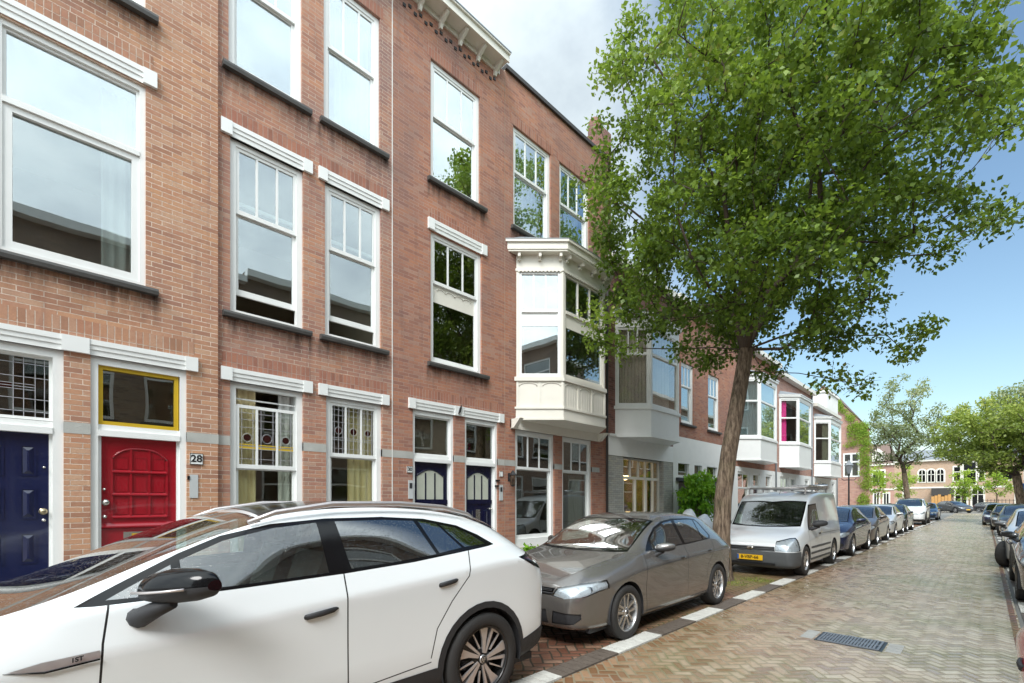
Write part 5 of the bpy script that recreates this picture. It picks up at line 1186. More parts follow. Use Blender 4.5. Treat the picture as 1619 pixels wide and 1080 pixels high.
def mirror(root, side, x, y, z, m, size=1., lower='plast', stripe=None, base=(-.02, -.10), sweep=.12):
    b = MB(); s = side; k = size
    rows = [(0., .055, .055), (.03, .085, .085), (.10, .1, .1), (.18, .092, .092), (.235, .07, .07), (.262, .03, .035)]; n = 24; o = len(b.v)
    for (d, h, w_) in rows:
        for q in range(n):
            a = 2 * PI * q / n; sn = math.sin(a); hh = (max(0, sn) * h * .85 - max(0, -sn) ** .7 * h * .62)
            yy = math.cos(a) * w_ * (.95 if math.cos(a) < 0 else .5)
            b.v.append((x + s * (d * k + .02), y + yy * k + (d * sweep / .26) * k, z + hh * k + d * .10 * k))
    for i in range(len(rows) - 1):
        for q in range(n): q2 = (q + 1) % n; b.face((o + i * n + q, o + i * n + q2, o + (i + 1) * n + q2, o + (i + 1) * n + q), 0 if math.sin(2 * PI * (q + .5) / n) > -.12 else 1, True)
    b.face([o + q for q in range(n)], 1); b.face([o + (len(rows) - 1) * n + q for q in range(n)], 0)
    if stripe: b.tube([(x + s * .03 * k, y - .078 * k, z - .004), (x + s * .12 * k, y + (-.097 + .055) * k, z + .004 * k), (x + s * .19 * k, y + (-.088 + .088) * k, z + .012 * k), (x + s * .245 * k, y + (-.05 + .115) * k, z + .02 * k)], .0065, 6, 2)
    mo = obj('wing_mirror', b, [m, lower, 'lamp' if not stripe else stripe], root)
    st = MB(); st.tube([(x - s * .04, y + base[0], z + base[1]), (x + s * .0, y + base[0] * .9, z + base[1]), (x + s * .07 * k, y - .0, z - .075 * k), (x + s * .13 * k, y + .05 * k, z - .05 * k)], [.045 * k, .042 * k, .034 * k, .02 * k], 10); obj('mirror_foot', st, lower, mo)
    g = MB(); g.add([(x + s * (.04 + .18 * (.5 + .5 * math.cos(q * PI / 8))) * k, y + (.052 + .09 * (.5 + .5 * math.cos(q * PI / 8))) * k, z + (.012 + .05 * math.sin(q * PI / 8)) * k) for q in range(16)], [tuple(range(16))]); obj('mirror_glass', g, 'chrome', mo)
    return mo
def plate(root, y, z, txt, w=.52, h=.11, facing=-1, m='plate', yaw=0):
    b = MB(); b.box(-w / 2, w / 2, y - .008, y + .008, z - h / 2, z + h / 2); o = obj('licence_plate', b, m, root)
    if txt:
        vs, fs = text_mesh(txt, .095, .0012, .002); t = MB(); t.add([(q[0] * (1 if facing < 0 else -1), y + facing * (.009 + q[2]), z + q[1]) for q in vs], fs); obj('plate_lettering', t, 'black', o)
    e = MB(); e.box(-w / 2, -w / 2 + .04, y + facing * .009 - .001, y + facing * .009 + .001, z - h / 2 + .004, z + h / 2 - .004); obj('plate_strip', e, 'signb', o)
    return o
def handle(parent, side, x, y, z, m, L=.18, dz=.02):
    b = MB(); s = side; k = 10; w = [.010, .017, .018, .016, .006]; ys = [0, .02, L * .5, L - .04, L]; xs = [-.012, .012, .016, .010, -.010]
    for q in range(5):
        for j in range(k): an = 2 * PI * j / k; b.v.append((x + s * (xs[q] + .009 * math.cos(an)), y + ys[q], z + dz * ys[q] / L + w[q] * math.sin(an)))
    for q in range(4):
        for j in range(k): j2 = (j + 1) % k; b.face((q * k + j, q * k + j2, (q + 1) * k + j2, (q + 1) * k + j), 0, True)
    b.face(list(range(k))); b.face([4 * k + j for j in range(k)])
    return obj('door_handle', b, m, parent)
def wipers(root, y, z, W, dz):
    b = MB(); b.tube([(-W * .55, y - .02, z), (-.1, y + .1, z + dz * .6)], .009, 5); b.tube([(-.0, y - .03, z), (W * .6, y + .06, z + dz * .45)], .009, 5); return obj('wiper', b, 'black', root)

# ---- white electric crossover (foreground)
def build_suv(paint):
    root = thing('parked_car', 'white electric crossover with black side mirror, closest to the camera', 'car', (0, 0, 0), 'cars parked along the left kerb')
    W = .926
    T = [ # y  zb   ws   zsh  wb   zbelt wr   zr   zt
        (.00, .27, .66, .60, .56, .70, .34, .76, .77),
        (.10, .22, .80, .66, .70, .80, .48, .87, .885),
        (.42, .20, .905, .78, .82, .925, .60, .985, 1.005),
        (.86, .20, .935, .88, .865, 1.04, .72, 1.085, 1.105),
        (1.10, .20, .93, .93, .875, 1.10, .735, 1.135, 1.185),
        (1.32, .20, .93, .94, .875, 1.13, .725, 1.22, 1.29),
        (1.75, .20, .93, .96, .872, 1.15, .705, 1.405, 1.485),
        (2.15, .20, .93, 1.0, .872, 1.16, .69, 1.525, 1.59),
        (2.60, .20, .93, 1.03, .872, 1.175, .685, 1.565, 1.63),
        (3.10, .20, .93, 1.065, .872, 1.20, .68, 1.555, 1.625),
        (3.55, .20, .935, 1.10, .872, 1.24, .66, 1.50, 1.595),
        (3.88, .21, .93, 1.13, .86, 1.265, .63, 1.41, 1.545),
        (4.12, .23, .92, 1.125, .82, 1.22, .60, 1.32, 1.46),
        (4.30, .26, .895, 1.05, .76, 1.15, .56, 1.20, 1.25),
        (4.40, .28, .86, 1.02, .70, 1.10, .50, 1.13, 1.15),
        (4.48, .31, .74, .95, .60, 1.02, .40, 1.05, 1.06)]
    bm = body_bm(T, [(1, 13, 5, .9), (0, 4, 7, .35), (4, 12, 6, .75), (5, 12, 7, .3)], 3, .008)
    A = lambda y: y
    # lower cladding, wheel arch rings and openings
    R = .368; fy, ry = .86, 3.63
    cut(bm, [(1.2, .0), (3.2, .0), (3.3, .395), (2.9, .455), (2.2, .40), (1.3, .385)], 'x', .4, 2, 'clad')
    cut(bm, [(4.0, .0), (4.7, .0), (4.7, .52), (4.40, .50), (4.0, .42)], 'x', .0, 2, 'clad'); cut(bm, [(-.1, 0), (.5, 0), (.45, .38), (.2, .36), (-.1, .42)], 'x', 0, 2, 'clad')
    for cy in (fy, ry): cut(bm, circ(cy, R + .005, .455, 32), 'x', .5, 2, 'clad')
    for cy in (fy, ry): cut(bm, circ(cy, R + .005, .405, 32), 'x', .5, 2, 'hole'); 
    cut(bm, [(fy - .405, -.1), (fy + .405, -.1), (fy + .405, R), (fy - .405, R)], 'x', .5, 2, 'hole'); cut(bm, [(ry - .405, -.1), (ry + .405, -.1), (ry + .405, R), (ry - .405, R)], 'x', .5, 2, 'hole')
    # glasshouse
    top = [(1.66, 1.345), (1.86, 1.425), (2.12, 1.482), (2.45, 1.507), (2.85, 1.508), (3.20, 1.485), (3.50, 1.425), (3.68, 1.345), (3.79, 1.265)]
    bot = [(3.72, 1.255), (3.4, 1.225), (3.0, 1.19), (2.5, 1.165), (1.9, 1.148), (1.32, 1.140)]
    full = [(1.25, 1.142)] + top + bot
    cut(bm, full, 'x', .5, 2, 'trim')
    g = .022
    def inner(poly): 
        return poly
    # door glasses
    cut(bm, [(1.66, 1.165), (1.66, 1.312), (1.87, 1.40), (2.13, 1.458), (2.385, 1.482), (2.40, 1.18), (1.9, 1.166)], 'x', .5, 2, 'window1')
    cut(bm, [(1.36, 1.16), (1.62, 1.292), (1.62, 1.162)], 'x', .5, 2, 'window0')
    cut(bm, [(2.545, 1.19), (2.505, 1.486), (2.85, 1.487), (3.10, 1.472), (3.205, 1.23), (2.9, 1.206)], 'x', .5, 2, 'window2')
    cut(bm, [(3.14, 1.47), (3.30, 1.445), (3.45, 1.26), (3.235, 1.235)], 'x', .5, 2, 'window3')
    cut(bm, [(3.33, 1.437), (3.48, 1.408), (3.60, 1.352), (3.70, 1.275), (3.48, 1.263)], 'x', .5, 2, 'window4')
    # windscreen, roof, tail
    W1 = [(0, .86), (.45, .90), (.705, 1.02), (.675, 1.70), (.64, 2.12), (.3, 2.06), (0, 2.04)]
    for s in (1, -1): cut(bm, [(s * a, b) for a, b in W1], 'z', 1.0, 3, 'windscreen', absk=False)
    cut(bm, [(-.60, 2.10), (.60, 2.10), (.58, 3.78), (-.58, 3.78)], 'z', 1.3, 3, 'roofp', absk=False)
    both(bm, [(0, 3.92), (.56, 3.90), (.60, 4.12), (.52, 4.32), (0, 4.33)], 'z', 1.0, 3, 'rearwin', absk=False)
    both(bm, [(0, 3.80), (.58, 3.78), (.60, 4.06), (0, 4.10)], 'z', 1.2, 3, 'spoil', absk=False)
    # lamps
    cut(bm, [(4.02, 1.145), (4.6, 1.20), (4.62, 1.0), (4.36, 1.01), (4.22, 1.05)], 'x', .35, 2, 'tail')
    cut(bm, [(4.08, 1.130), (4.6, 1.145), (4.6, 1.10), (4.22, 1.09)], 'x', .35, 2, 'taili')
    cut(bm, [(-.05, .72), (.30, .80), (.42, .85), (.34, .72), (.1, .64), (-.05, .63)], 'x', .35, 2, 'lamp')
    # fender strip (gill) and seams
    line(bm, [(1.37, 1.15), (1.345, .98), (1.335, .80), (1.345, .60), (1.36, .44)], .009, 'seam', only={0, 1})
    line(bm, [(2.49, 1.17), (2.49, 1.0), (2.495, .7), (2.50, .43)], .009, 'seam', only={0, 1})
    line(bm, [(3.50, 1.235), (3.46, 1.05), (3.30, .88), (3.17, .70), (3.12, .5)], .009, 'seam', only={0, 1})
    line(bm, [(1.35, .44), (2.5, .43), (3.12, .47)], .008, 'seam', only={0})
    cut(bm, [(1.05, .926), (1.16, .905), (1.335, .922), (1.335, .956), (1.15, .944)], 'x', .5, 2, 'gill', only={0})
    # door regions
    cut(bm, [(1.37, 1.15), (1.34, .90), (1.35, .44), (2.5, .43), (2.49, 1.17)], 'x', .5, 2, 'door1', only={0})
    cut(bm, [(2.49, 1.17), (2.5, .43), (3.12, .45), (3.17, .70), (3.50, 1.235)], 'x', .5, 2, 'door2', only={0})
    spec = {'body': ('body', paint, 0), 'clad': ('wheel_arch_cladding', 'plast', 0, .006), 'trim': ('window_trim', 'gblack', 1), 'window0': ('quarter_window', 'cglassd', 1), 'window1': ('side_window', 'cglass', 1), 'window2': ('side_window', 'cglassd', 1), 'window3': ('side_window', 'cglassd', 1), 'window4': ('quarter_window', 'cglassd', 1),
            'windscreen': ('windscreen', 'cglass', 0), 'roofp': ('roof_panel', 'gblack', 0), 'rearwin': ('rear_window', 'cglassd', 0), 'spoil': ('spoiler', 'gblack', 0, .012), 'seam': ('panel_gap', 'black', 1), 'tail': ('tail_light', 'gblack', 1, .002), 'taili': ('tail_lens', 'tail', 1, .003), 'lamp': ('headlight', 'lamp', 1, .001),
            'gill': ('fender_badge', 'bladeal', 1, .003), 'door1': ('door', paint, 1), 'door2': ('rear_door', paint, 1)}
    po = split_parts(bm, root, spec); bm.free()
    for cy in (fy, ry): arch_liner(root, cy, R + .005, .41, .55, .915)
    ub = MB(); ub.box(-.8, .8, .3, 4.3, .2, .26); obj('underbody', ub, 'plast', root)
    for cy in (fy, ry):
        for s in (-1, 1): wheel(root, s, s * .815, cy, R, .262, 'blade', .22)
    interior(root, .90, 1.35, 3.9, .35, 1.12)
    for s in (-1, 1):
        mirror(root, s, s * .90, 1.53, 1.20, 'gblack', 1.12, 'plast', 'bladeal', (-.06, -.13), .17)
        handle(po[('door1', s)], s, s * .926, 2.22, .945, 'plast', .22, .025); handle(po[('door2', s)], s, s * .924, 3.17, 1.01, 'plast', .20, .025)
        b = MB(); rp = [(2.0, .68, 1.495), (2.15, .685, 1.55), (2.5, .69, 1.60), (3.0, .685, 1.60), (3.4, .67, 1.57), (3.68, .64, 1.51), (3.75, .62, 1.48)]
        b.tube([(s * x, y, z) for y, x, z in rp], [.012, .016, .018, .018, .018, .015, .01], 8); obj('roof_rail', b, 'bladeal', root)
        e = po[('gill', s)]; vs, fs = text_mesh('1ST', .026, .0006, .001); t = MB(); t.add([(s * (.939 + q[2]), 1.26 + q[0] * s, .936 + q[1] + q[0] * .12 * s) for q in vs], fs); obj('badge_lettering', t, 'black', e)
        b = MB(); b.tube([(s * .930, 1.04, .925), (s * .937, 1.16, .903), (s * .937, 1.335, .919)], [.001, .005, .004], 5); obj('badge_edge', b, 'gblack', e)
    plate(root, 4.50, .72, '', facing=1); plate(root, -.01, .45, '')
    wipers(root, 1.18, 1.14, .7, .05)
    return root

# ---- grey hatchback, also the base of the smaller parked cars
def build_hatch(paint, simple_=False):
    root = thing('parked_car', 'grey five-door hatchback with silver twin-spoke wheels, beside the tree', 'car', (0, 0, 0), 'cars parked along the left kerb')
    T = [
        (.00, .24, .62, .52, .56, .60, .34, .665, .67),
        (.08, .19, .78, .58, .70, .68, .48, .735, .745),
        (.36, .17, .865, .66, .785, .79, .60, .845, .86),
        (.80, .17, .893, .74, .815, .885, .67, .925, .945),
        (1.12, .17, .893, .78, .825, .945, .70, .965, .985),
        (1.30, .17, .893, .79, .825, .965, .695, 1.055, 1.09),
        (1.65, .17, .893, .81, .822, .975, .665, 1.255, 1.30),
        (2.00, .17, .893, .825, .822, .985, .635, 1.38, 1.425),
        (2.40, .17, .893, .84, .822, .995, .63, 1.42, 1.468),
        (2.90, .17, .893, .855, .82, 1.01, .625, 1.41, 1.465),
        (3.35, .17, .893, .87, .815, 1.03, .61, 1.375, 1.44),
        (3.70, .18, .893, .88, .80, 1.045, .59, 1.31, 1.395),
        (3.93, .20, .88, .88, .77, 1.03, .575, 1.20, 1.29),
        (4.10, .22, .86, .86, .74, .98, .55, 1.02, 1.05),
        (4.22, .26, .76, .80, .66, .88, .46, .91, .92)]
    bm = body_bm(T, [(1, 13, 5, .95), (0, 5, 7, 1.), (4, 12, 6, .8), (5, 11, 7, .4)], 3, .010)
    R = .318; fy, ry = .87, 3.507
    for cy in (fy, ry): cut(bm, circ(cy, R, .362, 28), 'x', .5, 2, 'hole'); cut(bm, [(cy - .362, -.1), (cy + .362, -.1), (cy + .362, R), (cy - .362, R)], 'x', .5, 2, 'hole')
    full = [(1.40, .985), (1.62, 1.14), (1.83, 1.26), (2.08, 1.335), (2.4, 1.365), (2.9, 1.362), (3.17, 1.342), (3.27, 1.29), (3.43, 1.085), (3.37, 1.038), (2.6, 1.005)]
    cut(bm, full, 'x', .4, 2, 'trim')
    cut(bm, [(1.58, 1.005), (1.64, 1.12), (1.86, 1.243), (2.10, 1.311), (2.36, 1.336), (2.42, 1.018)], 'x', .4, 2, 'window1')
    cut(bm, [(2.50, 1.022), (2.46, 1.340), (2.85, 1.339), (3.07, 1.328), (3.09, 1.040)], 'x', .4, 2, 'window2')
    cut(bm, [(3.11, 1.322), (3.17, 1.312), (3.24, 1.265), (3.37, 1.09), (3.335, 1.056), (3.13, 1.045)], 'x', .4, 2, 'window3')
    for s in (1, -1):
        cut(bm, [(s * a, b) for a, b in ((0, 1.00), (.4, 1.04), (.695, 1.15), (.65, 1.62), (.615, 1.99), (.3, 1.93), (0, 1.92))], 'z', .9, 3, 'wsurr', absk=False)
        cut(bm, [(s * a, b) for a, b in ((0, 1.07), (.4, 1.10), (.67, 1.20), (.625, 1.62), (.59, 1.96), (.3, 1.89), (0, 1.88))], 'z', .9, 3, 'windscreen', absk=False)
        cut(bm, [(s * a, b) for a, b in ((0, 3.76), (.50, 3.75), (.53, 4.0), (0, 4.03))], 'z', 1.0, 3, 'rearwin', absk=False)
        # wide slim headlights wrapping the corner
        cut(bm, [(s * a, b) for a, b in ((.44, .575), (.50, .665), (.70, .715), (.885, .745), (.885, .655), (.80, .585), (.60, .555))], 'y', -.2, .52, 'lamp', absk=False, bnd=((1, .50, 1),))
        cut(bm, [(s * a, b) for a, b in ((.70, .98), (.9, .98), (.9, .78), (.66, .80))], 'y', 3.95, 5, 'tail', absk=False)
        cut(bm, [(s * a, b) for a, b in ((.43, .265), (.70, .285), (.76, .34), (.76, .40), (.46, .41))], 'y', -.2, .5, 'vent', absk=False)
    cut(bm, [(-.44, .575), (-.47, .655), (.47, .655), (.44, .575)], 'y', -.2, .5, 'grille', absk=False)
    cut(bm, [(-.38, .26), (-.36, .41), (.36, .41), (.38, .26)], 'y', -.2, .5, 'vent', absk=False)
    cut(bm, [(-.7, .215), (.7, .215), (.7, .20), (-.7, .20)], 'y', -.2, .3, 'vent', absk=False)
    if not simple_:
        line(bm, [(1.33, .97), (1.30, .80), (1.29, .5), (1.33, .26)], .008, 'seam', only={0})
        line(bm, [(2.44, 1.0), (2.45, .7), (2.46, .25)], .008, 'seam', only={0})
        line(bm, [(3.40, 1.04), (3.33, .86), (3.13, .68), (3.09, .45)], .008, 'seam', only={0})
        line(bm, [(1.33, .26), (2.46, .25), (3.09, .28)], .008, 'seam', only={0})
        line(bm, [(.44, .10), (.60, .40), (.69, .95)], .007, 'seam', .5, 1.1, 'z', only={0})
    cut(bm, [(1.33, .97), (1.29, .6), (1.33, .26), (2.46, .25), (2.44, 1.0)], 'x', .5, 2, 'door1', only={0})
    cut(bm, [(2.44, 1.0), (2.46, .25), (3.09, .28), (3.13, .68), (3.40, 1.04)], 'x', .5, 2, 'door2', only={0})
    spec = {'body': ('body', paint, 0), 'trim': ('window_trim', 'gblack', 1), 'window1': ('side_window', 'cglass', 1), 'window2': ('side_window', 'cglass', 1), 'window3': ('quarter_window', 'cglass', 1), 'wsurr': ('window_surround', 'gblack', 0), 'windscreen': ('windscreen', 'cglass', 0), 'rearwin': ('rear_window', 'cglassd', 0),
            'lamp': ('headlight', 'lamp', 1, .001), 'tail': ('tail_light', 'tail', 1), 'vent': ('lower_grille', 'plast', 0, -.012), 'grille': ('grille', 'gblack', 0, -.008), 'seam': ('panel_gap', 'black', 1), 'door1': ('door', paint, 1), 'door2': ('rear_door', paint, 1)}
    po = split_parts(bm, root, spec); bm.free()
    for cy in (fy, ry): arch_liner(root, cy, R, .368, .55, .875)
    ub = MB(); ub.box(-.78, .78, .25, 4.0, .17, .22); obj('underbody', ub, 'plast', root)
    for cy in (fy, ry):
        for s in (-1, 1): wheel(root, s, s * .785, cy, R, .222, 'twin' if not simple_ else 'plain', .205)
    interior(root, .87, 1.2, 3.7, .28, .96)
    for s in (-1, 1):
        mirror(root, s, s * .82, 1.62, 1.01, paint, .80, 'plast'); handle(po[('door1', s)], s, s * .882, 2.20, .835, 'plast' if simple_ else paint, .19, .008); handle(po[('door2', s)], s, s * .882, 3.10, .87, 'plast' if simple_ else paint, .17, .008)
        L = po[('lamp', s)]
        r = MB()
        for (x, y, z, q) in ((.56, .12, .62, .042), (.67, .18, .632, .045), (.77, .27, .645, .04)): r.lathe([(q, -.03), (q * .9, -.0), (q * .5, .04), (0, .05)], (s * x, y, z), 'y', 14, sgn=1)
        obj('reflector', r, 'reflect', L)
    if not simple_:
        c = MB(); c.tube([(-.46, .012, .60), (-.2, -.012, .602), (.2, -.012, .602), (.46, .012, .60)], .006, 6); 
        for z in (.585, .625, .64): c.tube([(-.44, .016, z), (0, -.004, z), (.44, .016, z)], .004, 4)
        obj('grille_bar', c, 'plast', po[('grille', 0)])
        em = MB(); em.tube([(.055 * math.cos(q * PI / 10), -.02, .615 + .055 * math.sin(q * PI / 10)) for q in range(21)], .005, 6)
        for m_ in (-1, 1):
            em.tube([(m_ * .022, -.022, .66), (0, -.022, .622)], .005, 5); em.tube([(m_ * .046, -.022, .635), (m_ * .022, -.022, .572), (0, -.022, .612)], .005, 5)
        obj('emblem', em, 'chrome', po[('grille', 0)])
        for z in (.30, .34, .375):
            b = MB(); b.tube([(-.36, .035, z), (0, .012, z), (.36, .035, z)], .005, 4); obj('grille_bar', b, 'plast', po[('vent', 0)])
        for s in (-1, 1): b = MB(); b.tube([(s * .44, .05, .335), (s * .60, .095, .34), (s * .75, .19, .352)], .008, 6); obj('chrome_strip', b, 'bladeal', po[('vent', 0)])
    plate(root, -.02 if not simple_ else -.02, .46, '' if simple_ else '8-TZB-91'.replace('8-TZB-91', '')); plate(root, 4.30, .62, '', facing=1)
    wipers(root, 1.10, .985, .68, .05)
    return root

# ---- silver high-roof van
def build_van(paint):
    root = thing('parked_van', 'silver panel van with roof rack and yellow plate, behind the tree trunk', 'van', (0, 0, 0), 'cars parked along the left kerb')
    T = [
        (.00, .26, .72, .48, .68, .58, .52, .635, .645),
        (.07, .18, .84, .53, .79, .69, .64, .745, .76),
        (.35, .17, .89, .60, .835, .83, .70, .875, .89),
        (.70, .17, .90, .68, .85, .92, .74, .955, .975),
        (.95, .17, .90, .72, .855, .955, .755, 1.0, 1.02),
        (1.20, .17, .90, .76, .86, .97, .76, 1.26, 1.29),
        (1.50, .17, .90, .78, .865, .98, .755, 1.55, 1.59),
        (1.70, .17, .90, .80, .87, .99, .76, 1.71, 1.765),
        (2.10, .17, .90, .82, .88, 1.03, .765, 1.80, 1.86),
        (3.00, .17, .90, .82, .88, 1.04, .765, 1.83, 1.89),
        (3.95, .18, .90, .82, .88, 1.04, .755, 1.825, 1.885),
        (4.20, .19, .90, .82, .875, 1.03, .75, 1.80, 1.85),
        (4.27, .22, .87, .80, .85, 1.0, .73, 1.75, 1.79)]
    bm = body_bm(T, [(1, 11, 5, .7), (4, 9, 6, .8), (3, 8, 7, .7), (7, 12, 7, .6), (0, 3, 7, .5)], 3)
    R = .322; fy, ry = .80, 3.46
    for cy in (fy, ry): cut(bm, circ(cy, R, .365, 26), 'x', .5, 2, 'hole'); cut(bm, [(cy - .365, -.1), (cy + .365, -.1), (cy + .365, R), (cy - .365, R)], 'x', .5, 2, 'hole')
    cut(bm, [(1.12, .965), (1.26, 1.18), (1.50, 1.535), (2.02, 1.565), (2.05, .985)], 'x', .4, 2, 'wsurr')
    cut(bm, [(1.17, .99), (1.29, 1.17), (1.52, 1.505), (1.99, 1.535), (2.01, 1.005)], 'x', .4, 2, 'window1')
    for s in (1, -1):
        cut(bm, [(s * a, b) for a, b in ((0, .88), (.4, .91), (.735, .97), (.73, 1.35), (.715, 1.60), (.3, 1.555), (0, 1.545))], 'z', .9, 3, 'wsurr', absk=False)
        cut(bm, [(s * a, b) for a, b in ((0, .935), (.4, .96), (.705, 1.02), (.70, 1.35), (.69, 1.565), (.3, 1.52), (0, 1.51))], 'z', .9, 3, 'windscreen', absk=False)
        cut(bm, [(s * a, b) for a, b in ((.50, .555), (.49, .76), (.70, .83), (.91, .85), (.91, .62), (.88, .555))], 'y', -.2, .40, 'lamp', absk=False, bnd=((1, .38, 1),))
        cut(bm, [(s * a, b) for a, b in ((.74, 1.4), (.95, 1.4), (.95, .8), (.78, .8))], 'y', 4.15, 5, 'tail', absk=False)
    cut(bm, [(-.49, .545), (-.48, .645), (.48, .645), (.49, .545)], 'y', -.2, .4, 'grille', absk=False)
    cut(bm, [(-.1, 0), (-.1, .54), (.42, .54), (.44, .3), (.44, 0)], 'x', 0, 2, 'bumper', only={0})
    for z0 in (.30, .43, .56): cut(bm, [(1.20, z0), (1.20, z0 + .045), (3.05, z0 + .045), (3.05, z0)], 'x', .5, 2, 'strip', only={0})
    line(bm, [(1.10, .96), (1.08, .75), (1.16, .28)], .01, 'seam', only={0}); line(bm, [(2.12, 1.60), (2.14, .9), (2.16, .25)], .01, 'seam', only={0}); line(bm, [(3.05, 1.7), (3.05, .9), (3.0, .6)], .01, 'seam', only={0}); line(bm, [(2.2, .86), (4.1, .86)], .01, 'seam', only={0})
    cut(bm, [(1.10, .96), (1.08, .75), (1.16, .26), (2.16, .25), (2.12, 1.60), (1.5, 1.60)], 'x', .5, 2, 'door1', only={0})
    spec = {'body': ('body', paint, 0), 'window1': ('side_window', 'cglass', 1), 'windscreen': ('windscreen', 'cglass', 0), 'wsurr': ('window_surround', 'gblack', 0), 'lamp': ('headlight', 'lamp', 1), 'tail': ('tail_light', 'tail', 1), 'grille': ('grille', 'plast', 0, -.01), 'bumper': ('bumper', 'plastg', 0, .004), 'strip': ('rubbing_strip', 'plastg', 1, .006), 'seam': ('panel_gap', 'black', 1), 'door1': ('door', paint, 1)}
    po = split_parts(bm, root, spec); bm.free()
    for cy in (fy, ry): arch_liner(root, cy, R, .37, .55, .88)
    ub = MB(); ub.box(-.78, .78, .25, 4.1, .18, .24); obj('underbody', ub, 'plast', root)
    for cy in (fy, ry):
        for s in (-1, 1): wheel(root, s, s * .79, cy, R, .21, 'cap', .2)
    interior(root, .87, .98, 2.3, .3, .95, rear=False)
    for s in (-1, 1):
        mirror(root, s, s * .87, 1.34, 1.09, 'plast', 1.0, 'plast'); handle(po[('door1', s)], s, s * .893, 1.88, .87, 'plast', .16, 0)
    g = po[('grille', 0)]
    for z in (.56, .595, .63): b = MB(); b.tube([(-.48, .03, z), (-.2, .0, z), (.2, .0, z), (.48, .03, z)], .011, 6); obj('grille_bar', b, 'plastg', g)
    b = MB(); b.sphere((0, -.015, .605), .075, 14, 0, (1, .15, .45)); obj('emblem', b, 'chrome', g)
    b = MB(); b.box(-.5, .5, -.012, .03, .255, .30); obj('air_intake', b, 'black', po[('bumper', 0)])
    plate(root, -.022, .40, '8-VBP-66')
    rk = MB()
    for s in (-1, 1): rk.tube([(s * .62, 1.75, 1.93), (s * .62, 4.0, 1.95)], .02, 6)
    for y in (1.85, 2.9, 3.9):
        rk.tube([(-.66, y, 1.93), (.66, y, 1.94)], .022, 6)
        for s in (-1, 1): rk.tube([(s * .62, y, 1.78), (s * .62, y, 1.94)], .018, 6)
    obj('roof_rack', rk, 'bladeal', root); rl = MB(); rl.tube([(.66, 3.98, 2.0), (-.1, 3.98, 2.0)], .06, 8); rl.box(.3, .68, 1.9, 4.0, 1.96, 2.0); obj('rack_roller', rl, 'alloy', root)
    b = MB(); b.tube([(.1, 1.72, 1.78), (.1, 1.95, 1.98)], .004, 4); obj('aerial', b, 'black', root)
    wipers(root, .97, 1.03, .7, .06)
    return root
PM = {k: paint_mat('paint_' + k, c, m, r) for k, (c, m, r) in {
    'white': ((.82, .86, .87), 0, .3), 'grey': ((.165, .156, .148), .5, .26), 'silver': ((.70, .73, .74), .2, .35), 'navy': ((.012, .02, .07), .2, .25), 'taupe': ((.13, .115, .11), .5, .3), 'black': ((.012, .012, .014), .1, .2),
    'lightsilver': ((.60, .62, .63), .35, .3), 'blue': ((.03, .10, .25), .3, .3), 'red': ((.45, .012, .02), 0, .3), 'darkgrey': ((.05, .052, .058), .4, .3)}.items()}
suv = build_suv(PM['white']); suv.location = (-3.706, -1.143, 0)
hatch = build_hatch(PM['grey']); hatch.location = (-3.83, 4.0, 0)
hs = build_hatch(PM['navy'], True); hs.location = (-3.62, 16.1, 0); hs['label'] = 'dark navy small hatchback parked right behind the silver van'
van = build_van(PM['silver']); van.location = (-3.63, 10.98, 0)
def car(src, base, paint, x, y, label, group='cars parked along the left kerb', rz=0., sc=(1, 1, 1), cat='car', name=None):
    c = copy_tree(src, None, {PM[base]: PM[paint]}); c.location = (x, y, 0); c.rotation_euler = (0, 0, rz); c.scale = sc; c['label'] = label; c['group'] = group; c['category'] = cat
    if name: c.name = name
    return c
L = 'cars parked along the left kerb'; R_ = 'cars parked along the right kerb'
car(hs, 'navy', 'taupe', -3.66, 20.85, 'taupe hatchback parked between the dark navy hatchback and the light silver one')
car(hs, 'navy', 'lightsilver', -3.7, 26.3, 'light silver hatchback parked between the taupe car and the black car')
car(hs, 'navy', 'black', -3.7, 30.7, 'black hatchback parked between the silver hatchback and the tall white car')
car(suv, 'white', 'white', -3.75, 41.6, 'tall white car standing well behind the black hatchback', sc=(1.02, 1, 1.12))
car(hs, 'navy', 'blue', -3.7, 53.2, 'blue hatchback at the far end of the left parked row')
car(hs, 'navy', 'black', 1.24, 10.45, 'black hatchback at the right picture edge', R_)
sv = car(hs, 'navy', 'silver', 1.22, 15.9, 'silver hatchback with its front wheel turned out, behind the black one', R_)
for ch in sv.children:      # front wheels steered out towards the road
    if ch.name.startswith('wheel') and not ch.name.startswith('wheel_h'):
        co = [v.co for v in ch.data.vertices]; cy = sum(v.y for v in co) / len(co); cx = sum(v.x for v in co) / len(co)
        if cy < 2:
            a = math.radians(-26); M = Matrix.Translation((cx, cy, 0)) @ Matrix.Rotation(a, 4, 'Z') @ Matrix.Translation((-cx - (.05 if cx > 0 else -.05) * 0, -cy, 0)); ch.matrix_local = Matrix.Translation((-.05 if cx < 0 else .0, 0, 0)) @ M
car(hs, 'navy', 'darkgrey', 1.3, 30.6, 'dark grey car nearest of the dark ones on the far right side', R_)
car(hs, 'navy', 'black', 1.1, 37.0, 'black car in the middle of the dark ones on the far right side', R_)
car(hs, 'navy', 'navy', .75, 44.0, 'dark blue car farthest of the dark ones on the far right side', R_)
car(suv, 'white', 'darkgrey', -1.6, 87, 'dark crossover standing on the square at the end of the street', 'cars on the far square', rz=math.radians(40))
car(hs, 'navy', 'darkgrey', 3.0, 93, 'dark car half hidden behind the far right row', 'cars on the far square', rz=math.radians(75))
car(hs, 'navy', 'red', 1.14, 4.42, 'red hatchback, only a corner showing at the bottom right', R_, rz=0.)
rc = [o for o in bpy.data.objects if o.get('label', '').startswith('red hatchback')][0]; rc.location = (1.008, .0, 0)
